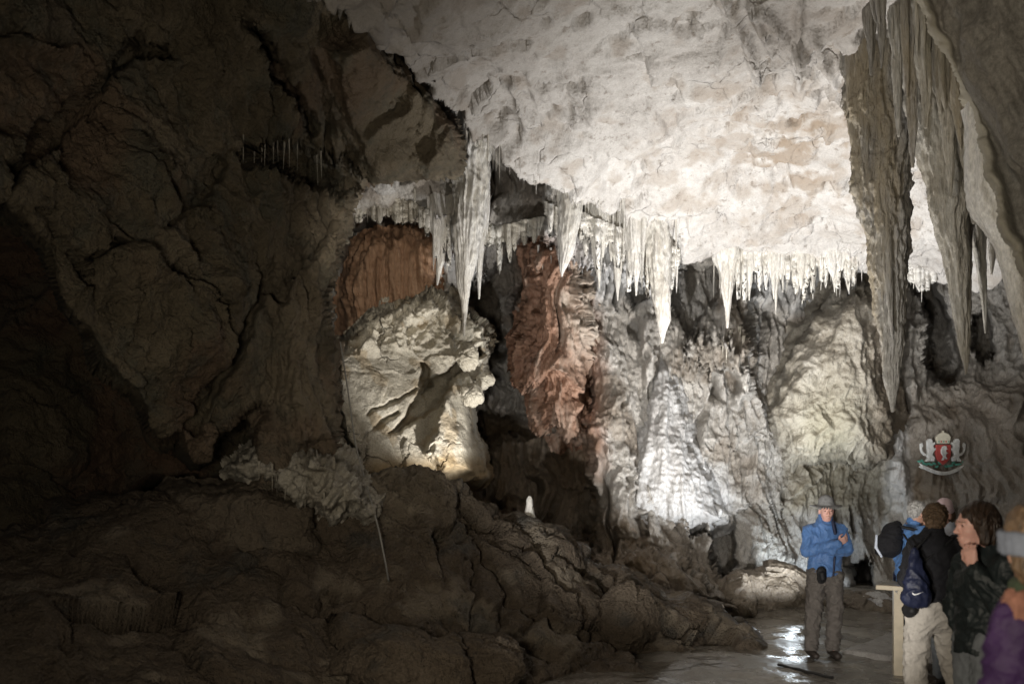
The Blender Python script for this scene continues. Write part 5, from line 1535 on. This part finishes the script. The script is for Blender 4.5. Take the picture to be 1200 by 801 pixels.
    solid_obj('jacket', s, MP['purple'], m6, .014, (7, 7, 8), 17, origin=org)
    s = Solid(lo, hi, .010)
    for sx in (-.05, .13): s.limb(q(sx, 0, .92), .12, q(sx, .02, .48), .09, .03); s.limb(q(sx, .02, .48), .085, q(sx, 0, .05), .08, .03)
    s.cut(q(0, 0, .0), (0, 0, -1))
    solid_obj('trousers', s, MP['navy'], m6, .012, origin=org, seed=18)
    for sx in (-.05, .13):
        s = Solid(q(sx - .12, -.2, -.03), q(sx + .12, .3, .2), .0085); s.limb(q(sx, -.05, .04), .046, q(sx, .15, .035), .044, .03); s.cut(q(0, 0, -.004), (0, 0, -1))
        solid_obj('shoe', s, MP['boot'], m6, origin=org)
    s = Solid(lo, hi, .008)
    for k in range(10):
        a0, a1 = [(.3 + 5.7 * t / 10) for t in (k, k + 1)]
        s.limb(q(.10 + .125 * math.cos(a0), .10 * math.sin(a0) - .02, 1.375 + .01 * math.sin(3 * a0)), .054, q(.10 + .125 * math.cos(a1), .10 * math.sin(a1) - .02, 1.375 + .01 * math.sin(3 * a1)), .054, .02)
    solid_obj('scarf', s, MP['scarf'], m6, .016, (10, 10, 10), 19, origin=org)
    s = Solid(lo, hi, .008)
    for k in range(10):
        a0, a1 = [(6.28 * t / 10) for t in (k, k + 1)]
        s.limb(q(.06 + .085 * math.cos(a0), .07 * math.sin(a0), 1.44), .022, q(.06 + .085 * math.cos(a1), .07 * math.sin(a1), 1.44), .022, .02)
    solid_obj('collar', s, MP['green'], m6, .006, origin=org)
    s = Solid(H.c - .26, H.c + .22, .006)
    H.ball(s, (-.022, 0, .040), (.112, .098, .104), .01); H.ball(s, (-.055, 0, -.045), (.075, .092, .10), .04); H.ball(s, (.10, 0, -.040), (.062, .085, .085), .015, True)
    solid_obj('hair', s, MP['brownhair'], m6, .010, (20, 20, 9), 20, origin=org)
    s = Solid(H.c - .26, H.c + .22, .006)
    for k in range(24):
        a0, a1 = [(6.2832 * t / 24) for t in (k, k + 1)]
        for zz in (.035, .012, -.010):
            H.limb(s, (-.022 + .113 * math.cos(a0), .099 * math.sin(a0), zz + .01 * math.cos(a0)), .014, (-.022 + .113 * math.cos(a1), .099 * math.sin(a1), zz + .01 * math.cos(a1)), .014, .008)
    solid_obj('headband', s, MP['band'], m6, .003, origin=org)
# ------------------------------------------------------------------ table, crest, rods, cables
def box(bm, c, d, R=None, bev=.004):
    r = bmesh.ops.create_cube(bm, size=1.0)
    for v in r['verts']:
        p = Vector((v.co.x * d[0], v.co.y * d[1], v.co.z * d[2]))
        v.co = (Matrix.Rotation(R, 3, 'Z') @ p if R else p) + Vector(c)
    if bev:
        es = list({e for v in r['verts'] for e in v.link_edges})
        bmesh.ops.bevel(bm, geom=es, offset=bev, segments=2, affect='EDGES', profile=.5)


def bobj(name, bm, mat, parent=None, smooth=False):
    me = bpy.data.meshes.new(name); bm.to_mesh(me); bm.free()
    for p in me.polygons: p.use_smooth = smooth
    return link(name, me, mat, parent)


def tube(name, pts, r, mat, parent=None, seg=8, loc=(0, 0, 0)):
    pts = [np.array(p, float) for p in pts]
    V, Q = [], []
    for i, p in enumerate(pts):
        d = pts[min(i + 1, len(pts) - 1)] - pts[max(i - 1, 0)]; d /= np.linalg.norm(d)
        a = np.cross(d, (0.3, .9, .2)); a /= np.linalg.norm(a); b = np.cross(d, a)
        rr = r[i] if hasattr(r, '__len__') else r
        for k in range(seg):
            t = 2 * math.pi * k / seg; V.append(p + rr * (a * math.cos(t) + b * math.sin(t)))
    for i in range(len(pts) - 1):
        for k in range(seg):
            k2 = (k + 1) % seg; Q.append([i * seg + k, i * seg + k2, (i + 1) * seg + k2, (i + 1) * seg + k])
    me = mesh_np(name, np.array(V), np.array(Q))
    o = link(name, me, mat, parent); o.location = loc
    return o


def plate(name, outline, th, mat, parent, y=0.0, bev=.004, sc=1.0):
    """flat moulded piece: outline in (x, z), thickness towards the viewer"""
    bm = bmesh.new()
    vs = [bm.verts.new((a * sc, y, b * sc)) for a, b in outline]
    f = bm.faces.new(vs)
    ext = bmesh.ops.extrude_face_region(bm, geom=[f])
    nv = [e for e in ext['geom'] if isinstance(e, bmesh.types.BMVert)]
    for v in nv: v.co.y -= th
    bmesh.ops.recalc_face_normals(bm, faces=bm.faces)
    top = [e for e in bm.edges if all(v in nv for v in e.verts)]
    try: bmesh.ops.bevel(bm, geom=top, offset=min(bev, th * .4), segments=2, affect='EDGES', profile=.5)
    except Exception: pass
    return bobj(name, bm, mat, parent)


def build_crest():
    white = plain_mat('white_painted_relief', (.74, .74, .72), .5, .22, 14, .004, 60); red = plain_mat('red_painted_relief', (.55, .10, .09), .5, .22, 14, .004, 60)
    green = plain_mat('green_painted_relief', (.12, .38, .30), .5, .22, 14, .004, 60); gold = plain_mat('cream_gilt_relief', (.68, .64, .52), .45, .12, 30)
    h = hit(1104, 532)
    c = h[0] if h else P(1104, 532, 14)
    Y = c[1] - .16
    c = P(1104, 531, Y); u = Y / F                       # one photo pixel in metres there
    root = empty('coat_of_arms', c)
    tag(root, 'painted coat of arms with crowned red shield and white lions on the rock wall', 'coat of arms')

    def pl(name, pts, th, mat, y=0.0): return plate(name, [(a * u, b * u) for a, b in pts], th, mat, root, y, .006)
    # shield with a pale lion on it
    pl('shield', [(-8.5, 10), (8.5, 10), (8.8, 0), (7.6, -6), (4, -10.5), (0, -13.5), (-4, -10.5), (-7.6, -6), (-8.8, 0)], .05, red)
    lion = [(-3, -8), (-1, -4), (-3.5, 0), (-3.8, 4), (-2, 8), (0.5, 9), (3, 8), (2.6, 6), (4.5, 5), (2.2, 4), (2.4, 1.5), (5, 0), (2.4, -1), (2.2, -4), (4, -6.5), (2.2, -7), (1, -4.5), (-.4, -8.2)]
    pl('shield_lion', lion, .022, white, -.052)
    # crown
    crown = [(-7, 11.5), (-8.2, 17), (-8.6, 19), (-6, 22.5), (-2.5, 24), (-.8, 24.2), (-.8, 26.2), (.8, 26.2), (.8, 24.2), (2.5, 24), (6, 22.5), (8.6, 19), (8.2, 17), (7, 11.5)]
    pl('crown', crown, .05, gold)
    for k in range(5):
        x = -5.6 + 2.8 * k
        s = Solid(np.array([x * u - .03, -.10, 13.6 * u - .03]), np.array([x * u + .03, .0, 13.6 * u + .03]), .006); s.ball((x * u, -.05, 13.6 * u), .013, .005)
        solid_obj('crown_stone', s, red if k % 2 else green, root)
    # two lions rampant holding the shield
    for m in (-1, 1):
        body = [(11, -9), (10, -5), (13, -2), (11.5, 2), (9.2, 4), (9, 6), (11.5, 6), (12, 9), (9.6, 11), (10.2, 13), (13, 12.4), (12.8, 15), (14.5, 17), (17.2, 17), (19, 14.5), (18.6, 11), (18.8, 7), (18, 2), (19, -2), (18, -5), (20.5, -8), (20.2, -9.5), (16.5, -9), (15, -5.5), (14, -9)]
        pl('lion', [(a * m, b) for a, b in (body if m > 0 else body)][::m], .055, white)
        tail = [(19.2, -1), (21, 0), (23.5, 2), (24.6, 6), (23.2, 9), (24.4, 12.6), (26.6, 11), (26.4, 5), (25.2, 1), (22, -2.4), (19.4, -3)]
        pl('lion_tail', [(a * m, b) for a, b in tail][::m], .035, white)
        # oak boughs
        r = random.Random(3 + m)
        for k in range(9):
            x, z = 2 + 2.9 * k, -14.0 + .020 * (2 + 2.9 * k) ** 1.6 + r.uniform(-.8, .8); a = r.uniform(-.6, .9)
            leaf = [(0, 0), (1.1, 1.1), (1.8, .7), (2.6, 1.5), (3.3, .8), (4.4, .4), (5, 0), (4.2, -.6), (3.3, -.9), (2.6, -1.5), (1.8, -.8), (1, -1.1)]
            pl('oak_leaf', [((x + (p * math.cos(a) - q_ * math.sin(a))) * m, z + p * math.sin(a) + q_ * math.cos(a)) for p, q_ in leaf][::m], .03, green, -.004 * (k % 3))
    # motto ribbon
    up = [(-25 + 50 * t / 16, -13.2 - 8.0 * math.cos((t / 16 - .5) * math.pi) ** 1.2 - 0) for t in range(17)]
    up = [(a, b - .2) for a, b in up]
    lowr = [(a, b - 4.0) for a, b in up][::-1]
    pl('motto_ribbon', up + lowr, .05, white, -.012)
    for m in (-1, 1): pl('ribbon_tail', [(p * m, q_) for p, q_ in [(21, -15), (27, -11.5), (25.6, -13.8), (28, -15.6), (24, -18)]][::m], .03, white)


def build_props():
    MP['wood'] = plain_mat('pale_planed_wood', (.46, .40, .30), .5, .14, 9)
    MP['dk'] = plain_mat('dark_rod', (.015, .014, .013), .5, .2)
    # reading table beside the visitors
    X, Y = 3.83, 7.9
    zf = float(floor_z(np.array(X), np.array(Y)))
    t = empty('table', (X, Y, zf)); tag(t, 'plain pale wooden stand table with one square post beside the visitor in black', 'table')
    bm = bmesh.new(); box(bm, (.0, .0, .42), (.088, .088, .86), -.30, .004); bobj('post', bm, MP['wood'], t)
    bm = bmesh.new()
    vs = [bm.verts.new((a, b, z)) for z in (.850, .895) for a, b in ((-.25, -.06), (.02, -.27), (.55, -.18), (.50, .34), (.05, .32))]
    bm.faces.new(vs[:5][::-1]); bm.faces.new(vs[5:])
    for k in range(5): bm.faces.new([vs[k], vs[(k + 1) % 5], vs[5 + (k + 1) % 5], vs[5 + k]])
    bmesh.ops.bevel(bm, geom=list(bm.edges), offset=.006, segments=2, affect='EDGES', profile=.5); bobj('table_top', bm, MP['wood'], t)
    bm = bmesh.new(); box(bm, (.0, .0, .836), (.07, .40, .028), -.30, .003); box(bm, (.28, .03, .834), (.52, .06, .026), -.30 + .12, .003); bobj('batten', bm, MP['wood'], t)
    # rod on the floor
    a, b = P(912, 781, 8.2), P(976, 798, 7.55); a[2] = float(floor_z(a[0], a[1])) + .016; b[2] = float(floor_z(b[0], b[1])) + .016
    o = tube('rod', [(b - a) * k / 12 + (0, 0, .003 * math.sin(k * 1.7)) for k in range(13)], .015, MP['dk'], loc=a); tag(o, 'thin dark rod lying on the wet floor in front of the man with folded arms', 'rod')
    # concrete path the visitors stand on: a sheet that follows the floor
    gx, gy = np.meshgrid(np.linspace(0, 1, 120), np.linspace(0, 1, 120))
    c4 = [np.array(p[:2]) for p in (P(985, 764, 8.95), P(1036, 745, 10.1), (7.6, 9.8), (6.8, 4.6))]
    xy = ((1 - gx) * (1 - gy))[..., None] * c4[0] + ((1 - gx) * gy)[..., None] * c4[1] + (gx * gy)[..., None] * c4[2] + (gx * (1 - gy))[..., None] * c4[3]
    q2 = np.stack([xy[..., 0], xy[..., 1], 0 * gx], -1)
    xy = xy + .05 * fbm(q2 * 1.1, 3)[..., None]
    zz = floor_z(xy[..., 0], xy[..., 1]); zz = blur(blur(zz[..., None], 6), 6)[..., 0] + .055 + .004 * fbm(q2 * 5, 3)
    edge = np.minimum(np.minimum(gx, 1 - gx), np.minimum(gy, 1 - gy)); zz = zz - .10 * sstep(.012, 0, edge)
    mp = rock_mat('damp_concrete', [(0.3, (.15, .14, .13)), (0.46, (.24, .225, .21)), (0.6, (.31, .295, .275)), (0.76, (.40, .38, .36))], 1.0, bump=((8, .02), (30, .008), (120, .003)), rough=(.18, .6), spec=.5)
    o = grid_mesh('path', np.concatenate([xy, zz[..., None]], -1), mp); tag(o, kind='structure')
    # cable down the left wall and over the mound
    pts = [(398, 396, 9.0), (402, 420, 9.0), (406, 445, 8.95), (411, 480, 8.9), (416, 520, 8.75), (424, 550, 8.5), (436, 590, 8.2), (444, 620, 7.95), (452, 660, 7.6), (456, 685, 7.35)]
    pp = [P(*p) for p in pts]
    c = np.array(pp); n = 60; ti = np.linspace(0, len(c) - 1, n); cc = np.stack([np.interp(ti, range(len(c)), c[:, k]) for k in range(3)], -1)
    cc = np.stack([np.convolve(np.pad(cc[:, k], 3, mode='edge'), np.ones(7) / 7, 'valid') for k in range(3)], -1)
    for i in range(n):                                                # pull it off the rock
        d = Vector(cc[i] - CAM); h = BVH.ray_cast(Vector(CAM), d.normalized())
        if h[0] is not None and h[3] < d.length + .3: cc[i] = CAM + np.array(d.normalized()) * (h[3] - .03)
    cc = np.stack([np.convolve(np.pad(cc[:, k], 2, mode='edge'), np.ones(5) / 5, 'valid') for k in range(3)], -1)
    o = tube('cable', cc - cc[0], .009, plain_mat('grey_cable', (.30, .29, .27), .6, .1), loc=cc[0]); tag(o, 'thin grey cable hanging down the left wall and over the dripstone shelf', 'cable')
    build_crest()
    # boulders at the foot of the wall and in the lit hollow
    def boulder(px, py, Y, r, mat, label, sq=(1, 1, .8), seed=0, group=None):
        c = P(px, py, Y)
        bm = bmesh.new(); bmesh.ops.create_icosphere(bm, subdivisions=6, radius=1.0)
        V = np.array([v.co for v in bm.verts]); Q = [[l.vert.index for l in f.loops] for f in bm.faces]; bm.free()
        V = V * np.array(sq)
        f1, e1 = facet(V * .95 + seed * 3.3, .9); f2, e2 = facet(V * 2.6 + seed, .7)
        d = 1 + .30 * f1 + .07 * f2 + .12 * fbm(V * 1.5 + seed, 4) + .03 * fbm(V * 7 + seed, 3)
        V = V * d[:, None] * r
        o = link('boulder', mesh_np('boulder', V, np.array(Q)), mat); o.location = c
        tag(o, label, 'boulder', group)
        ROCK.append((V + c, np.array(Q)))
    boulder(866, 706, 11.9, .42, M_BOULDER, 'wet brown leaning boulder left of the standing man, next to the glistening one', (.55, .7, 1), 1)
    boulder(902, 690, 12.3, .62, M_BOULDER, 'broad glistening brown boulder at the foot of the wall left of the standing man', (1.1, .8, .62), 2)
    boulder(826, 716, 11.5, .36, M_BOULDER, 'low wet boulder at the lower end of the dark mound', (1.2, .8, .5), 3)
    boulder(1012, 712, 12.4, .55, M_BOULDER, 'low flat brown boulder between the standing man and the table', (1.3, .8, .42), 4)
    boulder(1028, 704, 12.2, .17, M_CONE, 'small rounded pale stone lying on the low flat boulder', (1.2, 1, .85), 5)
    boulder(548, 418, 12.0, .20, M_RUBBLE, 'cream boulder at the right rim of the pale slope, below the crooked stalactite tip', (.9, .8, 1), 6)
    boulder(568, 446, 12.3, .15, M_RUBBLE, 'cream boulder just right of the largest one on the slope rim', (1, .8, .8), 7)
    boulder(540, 388, 12.5, .22, M_RUBBLE, 'cream boulder under the crooked tip of the tall white stalactite', (1, .8, .8), 9)
    boulder(552, 462, 11.9, .17, M_RUBBLE, 'small cream boulder lowest on the right rim of the pale slope', (1, .8, 1.1), 10)
    boulder(470, 778, 6.6, .42, M_MOUND, 'rounded dark boulder in the lower left foreground', (1.3, 1, .7), 11)
    boulder(556, 778, 6.9, .34, M_MOUND, 'dark flat topped boulder at the bottom beside the joints of the mound', (1.2, 1, .8), 12)
    boulder(735, 726, 9.0, .40, M_MOUND, 'angular brown block set in the right flank of the mound', (.9, .8, 1), 13)
# ------------------------------------------------------------------ camera, lamps, air
def build_camera():
    cam = bpy.data.cameras.new('camera'); o = bpy.data.objects.new('camera', cam); COL.objects.link(o)
    o.location = (0, 0, EYE); o.rotation_euler = (math.radians(90), 0, 0)
    cam.sensor_width = 36; cam.lens = F / 1200 * 36
    cam.shift_y = (HY - 400.5) / 1200
    cam.clip_start = .05; cam.clip_end = 200
    cam.dof.use_dof = True; cam.dof.focus_distance = 10.5; cam.dof.aperture_fstop = 1.9
    SC.camera = o


def spot(name, loc, target, power, angle, blend, col, radius=.06):
    l = bpy.data.lights.new(name, 'SPOT'); o = bpy.data.objects.new(name, l); COL.objects.link(o)
    l.energy = power; l.spot_size = math.radians(angle); l.spot_blend = blend; l.color = col; l.shadow_soft_size = radius
    o.location = loc
    d = Vector(target) - Vector(loc); o.rotation_euler = d.to_track_quat('-Z', 'Y').to_euler()
    return o


def build_lights():
    w = bpy.data.worlds.new('World'); SC.world = w; w.use_nodes = True
    b = w.node_tree.nodes['Background']; b.inputs[0].default_value = (.80, .86, 1, 1); b.inputs[1].default_value = .020
    warm = (1.0, .965, .92); cool = (.82, .92, 1.0)
    spot('cave_or_fill_light', (2.85, 9.9, .30), (2.92, 10.2, 1.30), 1900, 118, 1.0, warm)                       # up at the ceiling
    spot('cave_or_fill_light', (4.15, 10.9, .15), (3.4, 13.2, 5.0), 640, 120, 1.0, (.90, .95, 1.0))              # across the wall, behind the standing man
    spot('cave_or_fill_light', (-.05, 10.15, 1.5), tuple(P(468, 375, 12)), 400, 66, .8, warm)                    # onto the pale slope
    spot('cave_or_fill_light', (4.3, 12.7, .55), tuple(P(975, 590, 14.2)), 80, 130, .8, cool)
    spot('cave_or_fill_light', (4.0, 11.3, .45), (3.7, 8.0, .0), 12, 100, .8, cool, .10)                         # glare over the wet floor
    spot('cave_or_fill_light', (1.0, 3.5, .5), (4.7, 12.5, 2.0), 760, 44, .8, (1.0, .96, .90), .12)              # from the path at the visitors and the crest
    spot('cave_or_fill_light', (-.7, 4.3, .35), tuple(P(860, 350, 14)), 2150, 52, 1.0, (1.0, .985, .96), .05)    # from the path at the flowstone
    spot('cave_or_fill_light', (-.7, 4.35, .40), tuple(P(1070, 230, 8.4)), 520, 34, .9, (1.0, .97, .92), .05)    # added spot to brighten the great column
    spot('cave_or_fill_light', (1.0, -.5, 2.4), tuple(P(440, 322, 13.0)), 2000, 13, .8, (1.0, .92, .80), .05)     # added narrow beam, only to brighten the alcove
    spot('cave_or_fill_light', (-.8, .8, 1.6), (2.2, 8.6, 4.2), 500, 140, 1.0, (1.0, .89, .72), .3)              # added weak fill light, standing for no lamp of the cave


def build_view():
    SC.render.engine = 'CYCLES'
    c = SC.cycles
    c.use_denoising = True; c.max_bounces = 5; c.diffuse_bounces = 3; c.glossy_bounces = 3; c.transmission_bounces = 2
    c.caustics_reflective = False; c.caustics_refractive = False
    c.use_adaptive_sampling = True; c.adaptive_threshold = .015
    c.sample_clamp_indirect = 6
    v = SC.view_settings
    v.view_transform = 'Standard'; v.look = 'None'; v.gamma = 1; v.exposure = 0; v.use_curve_mapping = False


import time as _t
_t0 = _t.time()
def lap(s):
    print('%6.1fs %s' % (_t.time() - _t0, s))


build_floor(); build_ceiling(); build_back(); build_left(); build_mound(); build_masses()
lap('rock')
build_bvh(); build_great(); build_teeth()
lap('stalactites')
if 'build_people' in globals():
    build_props(); build_people()
    lap('people')
build_camera(); build_lights(); build_view()
lap('done')
